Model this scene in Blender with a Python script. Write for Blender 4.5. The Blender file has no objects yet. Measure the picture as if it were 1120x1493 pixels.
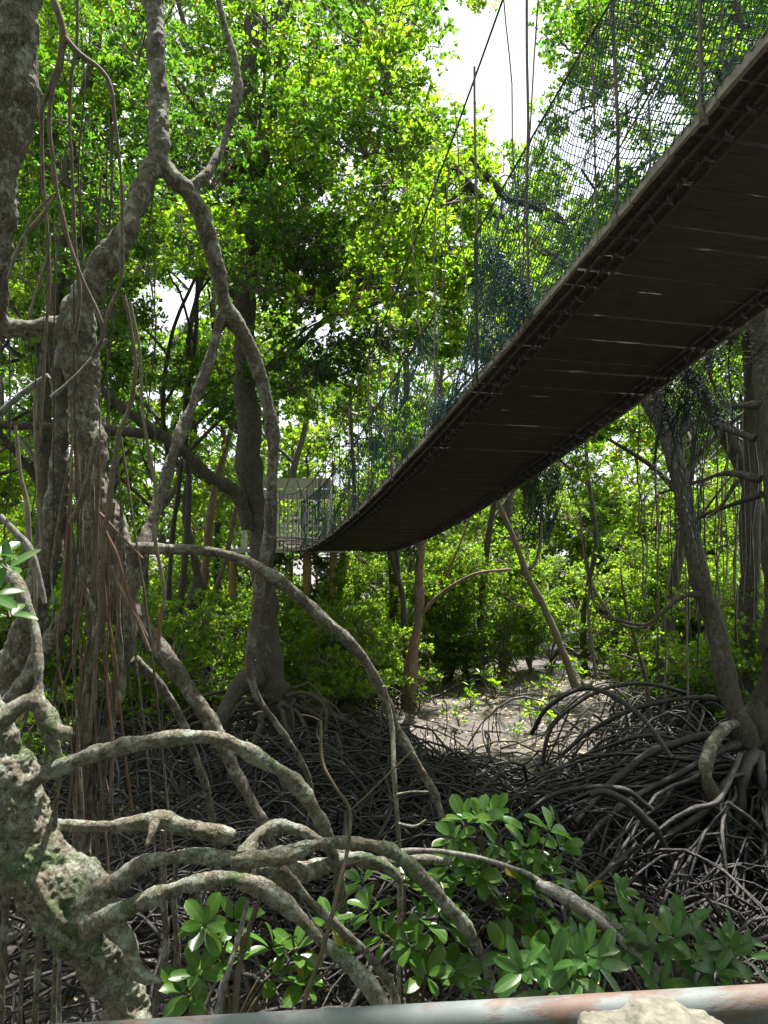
import bpy, math, random
import numpy as np
from mathutils import Vector, Matrix, Euler, noise

SC = bpy.context.scene
COL = SC.collection
EYE = 2.6
F = 1120.0                       # focal length in photo pixels (photo 1120 x 1493)
PITCH = math.atan((800 - 746.5) / F)

# ------------------------------------------------------------------ camera, world, sun, exposure
cam_d = bpy.data.cameras.new('camera')
cam = bpy.data.objects.new('camera', cam_d); COL.objects.link(cam); SC.camera = cam
cam.location = (0, 0, EYE); cam.rotation_euler = (math.pi / 2 + PITCH, 0, 0)
cam_d.sensor_fit = 'HORIZONTAL'; cam_d.sensor_width = 36.0; cam_d.lens = 36.0 * F / 1120.0
cam_d.clip_start = 0.05; cam_d.clip_end = 1000

SUN_EL, SUN_AZ = math.radians(71), math.radians(14)      # azimuth measured from +Y towards +X
W = bpy.data.worlds.new('World'); SC.world = W; W.use_nodes = True
nt = W.node_tree; nt.nodes.clear()
out = nt.nodes.new('ShaderNodeOutputWorld'); bg = nt.nodes.new('ShaderNodeBackground')
sky = nt.nodes.new('ShaderNodeTexSky'); sky.sky_type = 'NISHITA'; sky.sun_disc = False
sky.sun_elevation = SUN_EL; sky.sun_rotation = SUN_AZ
sky.dust_density = 4.0; sky.air_density = 1.0
# bright broken cloud over the blue
tc = nt.nodes.new('ShaderNodeTexCoord'); cn = nt.nodes.new('ShaderNodeTexNoise')
cn.inputs['Scale'].default_value = 2.2; cn.inputs['Detail'].default_value = 6
cr = nt.nodes.new('ShaderNodeValToRGB'); cr.color_ramp.elements[0].position = .36; cr.color_ramp.elements[1].position = .56
cr.color_ramp.elements[0].color = (.55, .55, .55, 1); cr.color_ramp.elements[1].color = (1, 1, 1, 1)
mx = nt.nodes.new('ShaderNodeMix'); mx.data_type = 'RGBA'
mx.inputs[7].default_value = (5.4, 5.6, 6.1, 1)
nt.links.new(tc.outputs['Generated'], cn.inputs['Vector']); nt.links.new(cn.outputs['Fac'], cr.inputs['Fac'])
nt.links.new(cr.outputs['Color'], mx.inputs[0]); nt.links.new(sky.outputs['Color'], mx.inputs[6])
nt.links.new(mx.outputs[2], bg.inputs['Color']); nt.links.new(bg.outputs[0], out.inputs[0])
bg.inputs['Strength'].default_value = 0.1

sd = bpy.data.lights.new('sun', 'SUN'); sd.energy = 5.0; sd.angle = math.radians(.55); sd.color = (1, .95, .86)
sun = bpy.data.objects.new('sun', sd); COL.objects.link(sun)
sun_dir = Vector((math.cos(SUN_EL) * math.sin(SUN_AZ), math.cos(SUN_EL) * math.cos(SUN_AZ), math.sin(SUN_EL)))
sun.rotation_euler = sun_dir.to_track_quat('Z', 'Y').to_euler(); sun.location = (0, 0, 30)

SC.view_settings.view_transform = 'Standard'; SC.view_settings.look = 'None'
SC.view_settings.gamma = 1; SC.view_settings.use_curve_mapping = False
SC.view_settings.exposure = 1.74
SC.cycles.max_bounces = 7; SC.cycles.diffuse_bounces = 4; SC.cycles.glossy_bounces = 2; SC.cycles.transmission_bounces = 4
SC.cycles.use_denoising = True

rng = np.random.default_rng(7)
random.seed(7)

# ------------------------------------------------------------------ projection helpers
def ray(px, py):
    vx, vz = (px - 560) / F, (746.5 - py) / F
    y = math.cos(PITCH) - math.sin(PITCH) * vz
    z = math.sin(PITCH) + math.cos(PITCH) * vz
    return vx / y, z / y
def P(px, py, Y):
    u, v = ray(px, py)
    return np.array((u * Y, Y, EYE + v * Y))
def proj(p):
    x, y, z = p[0], p[1], p[2] - EYE
    c, s = math.cos(PITCH), math.sin(PITCH)
    d = y * c + z * s; h = -y * s + z * c
    if d < .01: return None
    return 560 + F * x / d, 746.5 - F * h / d
def G(px, py):                      # ground point under a pixel
    u, v = ray(px, py); Y = -EYE / v
    return np.array((u * Y, Y, 0.0))

# ------------------------------------------------------------------ materials
def nodes_of(name):
    m = bpy.data.materials.new(name); m.use_nodes = True
    n = m.node_tree.nodes; l = m.node_tree.links; n.clear()
    o = n.new('ShaderNodeOutputMaterial'); b = n.new('ShaderNodeBsdfPrincipled')
    l.new(b.outputs[0], o.inputs[0])
    return m, n, l, o, b
def ramp(n, stops):
    r = n.new('ShaderNodeValToRGB'); e = r.color_ramp.elements
    while len(e) < len(stops): e.new(.5)
    for k, (p, c) in enumerate(stops):
        e[k].position = p; e[k].color = (c, c, c, 1) if isinstance(c, (int, float)) else (*c, 1)
    return r
def noise_n(n, l, vec, scale, detail=5, rough=.6, dist=0.0):
    t = n.new('ShaderNodeTexNoise'); t.inputs['Scale'].default_value = scale
    t.inputs['Detail'].default_value = detail; t.inputs['Roughness'].default_value = rough
    t.inputs['Distortion'].default_value = dist
    l.new(vec, t.inputs['Vector']); return t
def mixc(n, l, fac, a, b):
    m = n.new('ShaderNodeMix'); m.data_type = 'RGBA'
    for sock, v in ((m.inputs[0], fac), (m.inputs[6], a), (m.inputs[7], b)):
        if hasattr(v, 'links'): l.new(v, sock)
        else: sock.default_value = v if isinstance(v, (int, float)) else (*v, 1)
    return m.outputs[2]
def bark(name, dark, light, lichen=(.33, .36, .30), lichen_amt=.35, moss_amt=.15, scale=1.0, bump=.5, zs=.45, rough=.85, moss=(.07, .13, .025)):
    m, n, l, o, b = nodes_of(name)
    tc = n.new('ShaderNodeTexCoord'); mp = n.new('ShaderNodeMapping'); mp.inputs['Scale'].default_value = (scale, scale, scale * zs)
    l.new(tc.outputs['Object'], mp.inputs['Vector']); v = mp.outputs[0]
    a = noise_n(n, l, v, 22, 10, .78, .8); ra = ramp(n, [(.40, 0), (.60, 1)]); l.new(a.outputs['Fac'], ra.inputs[0])
    col = mixc(n, l, ra.outputs[0], dark, light)
    c2 = noise_n(n, l, v, 7, 6, .65); rc = ramp(n, [(.35, 0), (.65, 1)]); l.new(c2.outputs['Fac'], rc.inputs[0])
    col = mixc(n, l, rc.outputs[0], col, tuple(x * .72 for x in light[:1]) + tuple(x * .66 for x in light[1:]))
    # lichen blotches with their own outline
    li = noise_n(n, l, tc.outputs['Object'], 9 * scale, 9, .72, .5)
    th = .66 - lichen_amt * .3
    rl = ramp(n, [(th, 0), (th + .09, .8)]); l.new(li.outputs['Fac'], rl.inputs[0])
    col = mixc(n, l, rl.outputs[0], col, lichen)
    mo = noise_n(n, l, tc.outputs['Object'], 3.3 * scale, 6, .7, .4)
    tm = .72 - moss_amt * .35
    rm = ramp(n, [(tm, 0), (tm + .07, .8)]); l.new(mo.outputs['Fac'], rm.inputs[0])
    col = mixc(n, l, rm.outputs[0], col, moss)
    # cracks
    # deep broken pits and furrows instead of closed cells
    pit = noise_n(n, l, v, 48, 7, .75, 1.2); rv = ramp(n, [(.36, .22), (.5, 1)]); l.new(pit.outputs['Fac'], rv.inputs[0])
    fl = noise_n(n, l, tc.outputs['Object'], 70 * scale, 5, .7); rf = ramp(n, [(.57, 0), (.64, .7)]); l.new(fl.outputs['Fac'], rf.inputs[0])
    col = mixc(n, l, rf.outputs[0], col, lichen)
    mul = n.new('ShaderNodeMix'); mul.data_type = 'RGBA'; mul.blend_type = 'MULTIPLY'; mul.inputs[0].default_value = .85
    l.new(col, mul.inputs[6]); l.new(rv.outputs[0], mul.inputs[7]); l.new(mul.outputs[2], b.inputs['Base Color'])
    b.inputs['Roughness'].default_value = rough
    bp = n.new('ShaderNodeBump'); bp.inputs['Strength'].default_value = bump; bp.inputs['Distance'].default_value = .022
    ad = n.new('ShaderNodeMath'); ad.operation = 'MULTIPLY_ADD'; ad.inputs[1].default_value = .35
    l.new(rv.outputs[0], ad.inputs[0]); l.new(a.outputs['Fac'], ad.inputs[2])
    l.new(ad.outputs[0], bp.inputs['Height']); l.new(bp.outputs[0], b.inputs['Normal'])
    return m
def leafmat(name, c1, c2, t1, t2, gloss=.35, tr=.5, yellow=.04, spec=.5):
    m, n, l, o, b = nodes_of(name)
    oi = n.new('ShaderNodeObjectInfo'); ge = n.new('ShaderNodeNewGeometry')
    f = n.new('ShaderNodeMath'); f.operation = 'FRACT'; ad = n.new('ShaderNodeMath'); ad.operation = 'ADD'
    l.new(ge.outputs['Random Per Island'], ad.inputs[0]); l.new(oi.outputs['Random'], ad.inputs[1]); l.new(ad.outputs[0], f.inputs[0])
    fm = n.new('ShaderNodeMath'); fm.operation = 'MULTIPLY_ADD'; fm.inputs[1].default_value = .55; sc = n.new('ShaderNodeMath'); sc.operation = 'MULTIPLY'; sc.inputs[1].default_value = .45
    l.new(oi.outputs['Random'], sc.inputs[0]); l.new(f.outputs[0], fm.inputs[0]); l.new(sc.outputs[0], fm.inputs[2])
    rr = ramp(n, [(1 - yellow - .005, 0), (1 - yellow, 1)]); l.new(f.outputs[0], rr.inputs[0])
    c = mixc(n, l, fm.outputs[0], c1, c2); c = mixc(n, l, rr.outputs[0], c, (.3, .22, .03))
    t = mixc(n, l, fm.outputs[0], t1, t2); t = mixc(n, l, rr.outputs[0], t, (.55, .4, .03))
    l.new(c, b.inputs['Base Color']); b.inputs['Roughness'].default_value = gloss
    b.inputs['Specular IOR Level'].default_value = spec
    tl = n.new('ShaderNodeBsdfTranslucent'); l.new(t, tl.inputs['Color'])
    ms = n.new('ShaderNodeMixShader'); ms.inputs[0].default_value = tr
    l.new(b.outputs[0], ms.inputs[1]); l.new(tl.outputs[0], ms.inputs[2]); l.new(ms.outputs[0], o.inputs[0])
    return m
def plain(name, c1, c2, scale=8, rough=.7, bump=.2, stretch=(1, 1, 1), metal=0.0):
    m, n, l, o, b = nodes_of(name)
    tc = n.new('ShaderNodeTexCoord'); mp = n.new('ShaderNodeMapping'); mp.inputs['Scale'].default_value = stretch
    l.new(tc.outputs['Object'], mp.inputs['Vector'])
    oi = n.new('ShaderNodeObjectInfo'); va = n.new('ShaderNodeVectorMath'); va.operation = 'ADD'
    l.new(mp.outputs[0], va.inputs[0]); l.new(oi.outputs['Random'], va.inputs[1])
    a = noise_n(n, l, va.outputs[0], scale, 7, .65); ra = ramp(n, [(.32, 0), (.68, 1)]); l.new(a.outputs['Fac'], ra.inputs[0])
    l.new(mixc(n, l, ra.outputs[0], c1, c2), b.inputs['Base Color'])
    b.inputs['Roughness'].default_value = rough; b.inputs['Metallic'].default_value = metal
    bp = n.new('ShaderNodeBump'); bp.inputs['Strength'].default_value = bump; bp.inputs['Distance'].default_value = .01
    l.new(a.outputs['Fac'], bp.inputs['Height']); l.new(bp.outputs[0], b.inputs['Normal'])
    return m

M = {}
M['stump'] = bark('lichened_bark', (.07, .06, .042), (.28, .25, .18), lichen=(.36, .40, .33), lichen_amt=.6, moss_amt=.5, scale=1.2, bump=1.0, zs=.9)
M['bark_a'] = bark('pale_mangrove_bark', (.036, .030, .023), (.19, .165, .13), lichen=(.33, .34, .28), lichen_amt=.5, moss_amt=.12, scale=1.0, bump=.9, zs=.5)
M['bark_grey'] = bark('silver_bark', (.13, .125, .12), (.31, .30, .28), lichen_amt=.3, moss_amt=.05, scale=1.0, bump=.8, zs=.35)
M['bark_dark'] = bark('dark_bark', (.03, .026, .02), (.11, .095, .074), lichen=(.2, .21, .17), lichen_amt=.22, moss_amt=.2, scale=.8, bump=.9, zs=.4)
M['bark_warm'] = bark('warm_bark', (.14, .09, .06), (.30, .20, .14), lichen_amt=.2, moss_amt=.1, scale=.8, bump=.7, zs=.4)
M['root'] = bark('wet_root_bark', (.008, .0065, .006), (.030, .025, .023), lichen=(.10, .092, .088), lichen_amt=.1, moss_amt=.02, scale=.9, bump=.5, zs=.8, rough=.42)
M['aerial'] = bark('aerial_root_bark', (.075, .055, .038), (.17, .13, .095), lichen=(.2,.19,.16), lichen_amt=.15, moss_amt=.03, scale=1.2, bump=.5, zs=.3)
M['redroot'] = plain('red_root', (.07, .04, .025), (.17, .09, .05), 20, .7, .3, (1, 1, .3))
M['twig'] = plain('twig', (.09, .075, .05), (.2, .17, .12), 20, .8, .2)
M['yellowstem'] = plain('yellow_stem', (.04, .032, .018), (.11, .085, .045), 18, .75, .3)
M['leaf'] = leafmat('canopy_leaf', (.03, .085, .012), (.07, .135, .018), (.17, .40, .012), (.42, .66, .02), tr=.62, yellow=.02)
M['leaf_bush'] = leafmat('bush_leaf', (.04, .10, .018), (.08, .16, .025), (.19, .41, .02), (.44, .66, .03), tr=.62, yellow=.015)
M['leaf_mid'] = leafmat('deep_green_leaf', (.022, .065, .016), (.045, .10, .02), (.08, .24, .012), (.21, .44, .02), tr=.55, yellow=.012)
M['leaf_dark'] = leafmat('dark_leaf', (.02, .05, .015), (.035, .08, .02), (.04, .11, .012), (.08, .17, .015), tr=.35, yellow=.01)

def big_leaf_mat(name, c1, c2, gloss):
    m = leafmat(name, c1, c2, tuple(x * 2.1 for x in c1), tuple(x * 2.2 for x in c2), gloss=gloss, tr=.38, yellow=.008)
    n = m.node_tree.nodes; l = m.node_tree.links
    b = [x for x in n if x.type == 'BSDF_PRINCIPLED'][0]
    tc = n.new('ShaderNodeTexCoord'); w = n.new('ShaderNodeTexWave'); w.wave_type = 'BANDS'; w.bands_direction = 'Y'
    sx = n.new('ShaderNodeSeparateXYZ'); l.new(tc.outputs['Object'], sx.inputs[0])
    ab = n.new('ShaderNodeMath'); ab.operation = 'ABSOLUTE'; l.new(sx.outputs['X'], ab.inputs[0])
    # slanting side veins: y - |x|
    sb = n.new('ShaderNodeMath'); sb.operation = 'SUBTRACT'; l.new(sx.outputs['Y'], sb.inputs[0]); l.new(ab.outputs[0], sb.inputs[1])
    cb = n.new('ShaderNodeCombineXYZ'); l.new(sb.outputs[0], cb.inputs['Y']); l.new(cb.outputs[0], w.inputs['Vector'])
    w.inputs['Scale'].default_value = 28; w.inputs['Distortion'].default_value = 1
    bp = n.new('ShaderNodeBump'); bp.inputs['Strength'].default_value = .07; bp.inputs['Distance'].default_value = .0012
    l.new(w.outputs['Fac'], bp.inputs['Height']); l.new(bp.outputs[0], b.inputs['Normal'])
    # paler midrib
    rr = ramp(n, [(.0012, 1), (.0028, 0)]); l.new(ab.outputs[0], rr.inputs[0])
    src = b.inputs['Base Color'].links[0].from_socket
    oi2 = n.new('ShaderNodeObjectInfo'); va = n.new('ShaderNodeVectorMath'); va.operation = 'ADD'; sc9 = n.new('ShaderNodeVectorMath'); sc9.operation = 'SCALE'; sc9.inputs[3].default_value = 9; l.new(oi2.outputs['Random'], sc9.inputs[0]); l.new(tc.outputs['Object'], va.inputs[0]); l.new(sc9.outputs[0], va.inputs[1])
    bl = noise_n(n, l, va.outputs[0], 32, 5, .7); rb = ramp(n, [(.5, 0), (.72, .8)]); l.new(bl.outputs['Fac'], rb.inputs[0]); src = mixc(n, l, rb.outputs[0], src, (.13, .15, .03))
    sp = noise_n(n, l, va.outputs[0], 120, 3, .6); rp = ramp(n, [(.69, 0), (.73, .9)]); l.new(sp.outputs['Fac'], rp.inputs[0]); src = mixc(n, l, rp.outputs[0], src, (.06, .04, .02))
    mul = mixc(n, l, rr.outputs[0], src, (.10, .2, .05)); l.new(mul, b.inputs['Base Color'])
    return m
M['bigleaf'] = big_leaf_mat('glossy_leaf', (.034, .10, .015), (.075, .17, .022), .27)
M['bigleaf2'] = big_leaf_mat('bluish_leaf', (.032, .095, .022), (.056, .14, .028), .3)
M['deadleaf'] = plain('dead_leaf', (.32, .19, .06), (.42, .34, .2), 30, .6, .1)
M['net'] = plain('net_twine', (.006, .045, .05), (.012, .085, .075), 40, .6, .1)
M['netblack'] = plain('old_net_twine', (.008, .016, .014), (.015, .035, .028), 40, .7, .1)
M['cable'] = plain('cable', (.03, .028, .026), (.08, .075, .07), 60, .7, .3)
M['rope'] = plain('rope', (.09, .075, .065), (.22, .19, .165), 90, .85, .5, (1, 1, .4))
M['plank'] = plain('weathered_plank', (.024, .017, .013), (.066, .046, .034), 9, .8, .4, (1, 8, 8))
M['edge'] = plain('edge_board', (.16, .145, .12), (.36, .33, .28), 12, .8, .4, (3, 1, 3))
M['clip'] = plain('rubber_ring', (.03, .03, .03), (.08, .08, .075), 20, .5, .1)
M['concrete'] = plain('weathered_concrete', (.08, .076, .062), (.20, .19, .155), 45, .95, .8)
M['platform'] = plain('pale_timber', (.42, .41, .38), (.66, .65, .61), 6, .8, .2, (1, 1, 4))
M['orange'] = plain('ochre_post', (.28, .16, .07), (.42, .27, .13), 8, .8, .2)
def pipe_mat():
    m, n, l, o, b = nodes_of('rusty_galvanised_pipe')
    tc = n.new('ShaderNodeTexCoord'); v = tc.outputs['Object']
    a = noise_n(n, l, v, 9, 8, .7); ra = ramp(n, [(.3, 0), (.7, 1)]); l.new(a.outputs['Fac'], ra.inputs[0])
    col = mixc(n, l, ra.outputs[0], (.085, .10, .107), (.14, .16, .168))
    mp = n.new('ShaderNodeMapping'); mp.inputs['Scale'].default_value = (1, 2.2, 2.2); l.new(v, mp.inputs[0])
    r = noise_n(n, l, mp.outputs[0], 5.5, 9, .68, .4)
    # rust starts where the noise is high and towards the top of the pipe
    sx = n.new('ShaderNodeSeparateXYZ'); l.new(v, sx.inputs[0])
    ma = n.new('ShaderNodeMath'); ma.operation = 'MULTIPLY_ADD'; ma.inputs[1].default_value = 3.2; l.new(sx.outputs['Z'], ma.inputs[0]); l.new(r.outputs['Fac'], ma.inputs[2])
    rr = ramp(n, [(.60, 0), (.69, .85)]); l.new(ma.outputs[0], rr.inputs[0])
    d2 = noise_n(n, l, v, 60, 4)
    rust = mixc(n, l, d2.outputs['Fac'], (.07, .032, .02), (.14, .07, .045))
    sc2 = noise_n(n, l, v, 150, 3); rs = ramp(n, [(.62, 0), (.68, .6)]); l.new(sc2.outputs['Fac'], rs.inputs[0]); col = mixc(n, l, rs.outputs[0], col, (.05, .045, .04))
    l.new(mixc(n, l, rr.outputs[0], col, rust), b.inputs['Base Color'])
    b.inputs['Roughness'].default_value = .68; b.inputs['Metallic'].default_value = .0
    bp = n.new('ShaderNodeBump'); bp.inputs['Strength'].default_value = .3; bp.inputs['Distance'].default_value = .002
    l.new(rr.outputs[0], bp.inputs['Height']); l.new(bp.outputs[0], b.inputs['Normal'])
    return m
M['pipe'] = pipe_mat()
def mud_mat():
    m, n, l, o, b = nodes_of('mud')
    tc = n.new('ShaderNodeTexCoord'); v = tc.outputs['Object']
    a = noise_n(n, l, v, 2.2, 9, .68, .5); ra = ramp(n, [(.33, 0), (.68, 1)]); l.new(a.outputs['Fac'], ra.inputs[0])
    col = mixc(n, l, ra.outputs[0], (.05, .043, .038), (.16, .14, .122))
    d = noise_n(n, l, v, 34, 6, .7); rd = ramp(n, [(.46, 0), (.6, .9)]); l.new(d.outputs['Fac'], rd.inputs[0])
    col = mixc(n, l, rd.outputs[0], col, (.055, .042, .034)); l.new(col, b.inputs['Base Color'])
    w = noise_n(n, l, v, .9, 6, .6); rw = ramp(n, [(.42, .12), (.56, .75)]); l.new(w.outputs['Fac'], rw.inputs[0])
    l.new(rw.outputs[0], b.inputs['Roughness'])
    bp = n.new('ShaderNodeBump'); bp.inputs['Strength'].default_value = .8; bp.inputs['Distance'].default_value = .03
    l.new(d.outputs['Fac'], bp.inputs['Height'])
    b2 = n.new('ShaderNodeBump'); b2.inputs['Strength'].default_value = .6; b2.inputs['Distance'].default_value = .1
    l.new(a.outputs['Fac'], b2.inputs['Height']); l.new(bp.outputs[0], b2.inputs['Normal']); l.new(b2.outputs[0], b.inputs['Normal'])
    return m
M['mud'] = mud_mat()

# ------------------------------------------------------------------ mesh helpers
class MB:
    """collects vertices and faces; quads and triangles as index arrays"""
    def __init__(s): s.v = []; s.f = []; s.n = 0; s.mi = []
    def add(s, verts, faces, mi=0):
        verts = np.asarray(verts, dtype=np.float32).reshape(-1, 3); faces = np.asarray(faces, dtype=np.int32)
        s.v.append(verts); s.f.append(faces + s.n); s.mi.append(mi); s.n += len(verts); return s
    def mesh(s, name, mats, origin=(0, 0, 0), smooth=True):
        me = bpy.data.meshes.new(name)
        v = np.concatenate(s.v) - np.asarray(origin, dtype=np.float32)
        me.vertices.add(len(v)); me.vertices.foreach_set('co', v.ravel())
        loops = np.concatenate([f.ravel() for f in s.f]); cnt = np.concatenate([np.full(len(f), f.shape[1]) for f in s.f])
        mi = np.concatenate([np.full(len(f), m) for f, m in zip(s.f, s.mi)])
        me.loops.add(len(loops)); me.loops.foreach_set('vertex_index', loops)
        me.polygons.add(len(cnt)); me.polygons.foreach_set('loop_start', np.concatenate([[0], np.cumsum(cnt)[:-1]]).astype(np.int32))
        me.polygons.foreach_set('loop_total', cnt.astype(np.int32)); me.polygons.foreach_set('material_index', mi.astype(np.int32))
        me.polygons.foreach_set('use_smooth', np.full(len(cnt), smooth))
        for m in (mats if isinstance(mats, (list, tuple)) else [mats]): me.materials.append(m)
        me.update(calc_edges=True); me.validate(); return me
def tube_batch(pts, rad, sides=5):
    """pts (N,K,3), rad (N,K) -> verts, quads"""
    pts = np.asarray(pts, float); rad = np.asarray(rad, float)
    N, K, _ = pts.shape
    t = np.gradient(pts, axis=1); t /= np.linalg.norm(t, axis=2, keepdims=True) + 1e-9
    ref = np.zeros((N, 1, 3)); mt = t.mean(axis=1)
    ax = np.argmin(np.abs(mt), axis=1); ref[np.arange(N), 0, ax] = 1
    u = np.zeros_like(t); prev = np.broadcast_to(ref[:, 0], (N, 3))
    for k in range(K):
        q = prev - (prev * t[:, k]).sum(1, keepdims=True) * t[:, k]
        q /= np.linalg.norm(q, axis=1, keepdims=True) + 1e-9
        u[:, k] = q; prev = q
    w = np.cross(t, u)
    a = np.arange(sides) / sides * 2 * math.pi
    ring = pts[:, :, None] + rad[:, :, None, None] * (np.cos(a)[None, None, :, None] * u[:, :, None] + np.sin(a)[None, None, :, None] * w[:, :, None])
    v = ring.reshape(-1, 3)
    b = (np.arange(N)[:, None, None] * K + np.arange(K - 1)[None, :, None]) * sides
    i = np.arange(sides)[None, None]; j = (i + 1) % sides
    q = np.stack([b + i, b + j, b + sides + j, b + sides + i], -1).reshape(-1, 4)
    return v, q
def catmull(ctrl, per=5):
    c = np.asarray(ctrl, float); c = np.vstack([2 * c[0] - c[1], c, 2 * c[-1] - c[-2]])
    o = []
    for i in range(1, len(c) - 2):
        for k in range(per):
            t = k / per
            o.append(.5 * (2 * c[i] + (c[i + 1] - c[i - 1]) * t + (2 * c[i - 1] - 5 * c[i] + 4 * c[i + 1] - c[i + 2]) * t * t + (3 * c[i] - c[i - 1] - 3 * c[i + 1] + c[i + 2]) * t ** 3))
    o.append(c[-2]); return np.array(o)
def knob(path, amp, freq, seed=0.0):
    """bumpy growth of a limb: shifts the centre line and the radius with smooth noise"""
    p = path.copy()
    for i in range(len(p)):
        q = Vector(path[i, :3]) * freq + Vector((seed, seed * 1.7, 0))
        nv = noise.noise_vector(q); p[i, :3] += np.array(nv) * amp * path[i, 3]
        p[i, 3] *= 1 + .35 * noise.noise(q * 1.8 + Vector((9, 3, 1)))
    return p
def pxpath(ctrl, per=5, amp=.35, freq=4.0, seed=0.0, wk=.84):
    """(px, py, depth, width in px) -> (n,4) x y z radius"""
    c = [(*P(x, y, Y), max(w * wk, .6) / 2 / F * Y) for x, y, Y, w in ctrl]
    return knob(catmull(c, per), amp, freq, seed)
def tube(mb, path, sides=8, mi=0, cap=True):
    v, q = tube_batch(path[None, :, :3], path[None, :, 3], sides)
    mb.add(v, q, mi)
    if cap:
        n0 = mb.n
        c0, c1 = path[0, :3], path[-1, :3]
        K = len(path)
        fan = []
        vv = np.vstack([v[:sides], c0[None], v[(K - 1) * sides:], c1[None]])
        for i in range(sides):
            j = (i + 1) % sides
            fan.append((i, sides, j)); fan.append((sides + 1 + i, sides + 1 + j, 2 * sides + 1))
        mb.add(vv, fan, mi)
    return mb
def box(mb, x0, x1, y0, y1, z0, z1, mi=0, frame=None):
    v = np.array([(x, y, z) for z in (z0, z1) for y in (y0, y1) for x in (x0, x1)], float)
    if frame is not None:
        o, ex, ey, ez = frame; v = o + v[:, :1] * ex + v[:, 1:2] * ey + v[:, 2:] * ez
    mb.add(v, [(0, 2, 3, 1), (4, 5, 7, 6), (0, 1, 5, 4), (1, 3, 7, 5), (3, 2, 6, 7), (2, 0, 4, 6)], mi); return mb

def link(name, me, parent=None, loc=None):
    o = bpy.data.objects.new(name, me); COL.objects.link(o)
    if parent is not None: o.parent = parent
    if loc is not None: o.location = loc
    return o
def empty(name, loc, label=None, cat=None, group=None):
    o = bpy.data.objects.new(name, None); COL.objects.link(o); o.location = loc; o.empty_display_size = .2
    return tag(o, label, cat, group)
def tag(o, label=None, cat=None, group=None, kind=None):
    if label: o['label'] = label
    if cat: o['category'] = cat
    if group: o['group'] = group
    if kind: o['kind'] = kind
    return o
def part(name, mb, mat, parent, smooth=True):
    """mesh given in world coordinates, made a child of an unrotated Empty"""
    org = parent.location if parent.parent is None else parent.parent.location + parent.location
    return link(name, mb.mesh(name, mat, tuple(org), smooth), parent)
def lone(name, mb, mat, origin, smooth=True):
    return link(name, mb.mesh(name, mat, tuple(origin), smooth), None, tuple(origin))

def fused(parent, paths, mat, voxel, disp=.25, dfreq=9.0, smooth=3):
    """limbs grown into one another: tubes are voxel-fused, roughened, and cut again into one mesh per named limb"""
    mb = MB()
    for nm, p in paths: tube(mb, p, 12)
    tmp = link('tmp', mb.mesh('tmp', mat))
    md = tmp.modifiers.new('r', 'REMESH'); md.mode = 'VOXEL'; md.voxel_size = voxel
    sm = tmp.modifiers.new('s', 'SMOOTH'); sm.factor = .5; sm.iterations = smooth
    dg = bpy.context.evaluated_depsgraph_get(); me = bpy.data.meshes.new_from_object(tmp.evaluated_get(dg))
    bpy.data.objects.remove(tmp)
    nv = len(me.vertices); co = np.empty(nv * 3, np.float32); me.vertices.foreach_get('co', co); co = co.reshape(-1, 3)
    no = np.empty(nv * 3, np.float32); me.vertices.foreach_get('normal', no); no = no.reshape(-1, 3)
    nf = len(me.polygons); lt = np.empty(nf, np.int32); me.polygons.foreach_get('loop_total', lt)
    li = np.empty(len(me.loops), np.int32); me.loops.foreach_get('vertex_index', li)
    faces = li.reshape(-1, 4) if (lt == 4).all() else None
    if faces is None:
        st = np.concatenate([[0], np.cumsum(lt)[:-1]]); k4 = lt == 4
        faces = np.stack([li[st[k4] + k] for k in range(4)], 1)
    S = np.concatenate([p for _, p in paths]); owner = np.concatenate([np.full(len(p), k) for k, (_, p) in enumerate(paths)])
    def near(x):
        d = np.empty((len(x), 2)); idx = np.empty(len(x), int)
        for a in range(0, len(x), 20000):
            D = np.linalg.norm(x[a:a + 20000, None] - S[None, :, :3], axis=2) - S[None, :, 3] * 1.0
            idx[a:a + 20000] = D.argmin(1)
        return idx
    vi = near(co); r = S[vi, 3]
    dd = np.array([noise.noise(Vector(c) * dfreq) * .6 + noise.noise(Vector(c) * dfreq * 3.1) * .35 + noise.noise(Vector(c) * dfreq * 8) * .16 for c in co])
    co = co + no * (dd * disp * np.minimum(r, .09))[:, None]
    own = owner[near(co[faces].mean(1))]
    res = []
    for k, (nm, p) in enumerate(paths):
        f = faces[own == k]
        if not len(f): continue
        used, inv = np.unique(f, return_inverse=True)
        m2 = MB(); m2.add(co[used], inv.reshape(-1, 4)); res.append(part(nm, m2, mat, parent))
    return res

# ------------------------------------------------------------------ ground
def ground():
    a = np.concatenate([-np.geomspace(160, 9, 26), np.linspace(-8.6, 8.6, 150), np.geomspace(9, 160, 26)])
    b = np.concatenate([-np.geomspace(120, 1, 18), np.linspace(-.6, 22, 190), np.geomspace(22.6, 260, 30)])
    X, Y = np.meshgrid(a, b); Z = np.zeros_like(X)
    for i in range(X.shape[0]):
        for j in range(X.shape[1]):
            if abs(X[i, j]) < 12 and -2 < Y[i, j] < 30:
                q = Vector((X[i, j], Y[i, j], 0)); Z[i, j] = .09 * noise.noise(q * .6) + .05 * noise.noise(q * 2.1) + .022 * noise.noise(q * 6)
    nx = len(a); idx = np.arange(X.size).reshape(X.shape)
    q = np.stack([idx[:-1, :-1], idx[:-1, 1:], idx[1:, 1:], idx[1:, :-1]], -1).reshape(-1, 4)
    mb = MB(); mb.add(np.stack([X, Y, Z], -1), q)
    tag(link('ground', mb.mesh('ground', M['mud'])), 'brown tidal mud flat under the mangroves', kind='structure')
ground()

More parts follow.
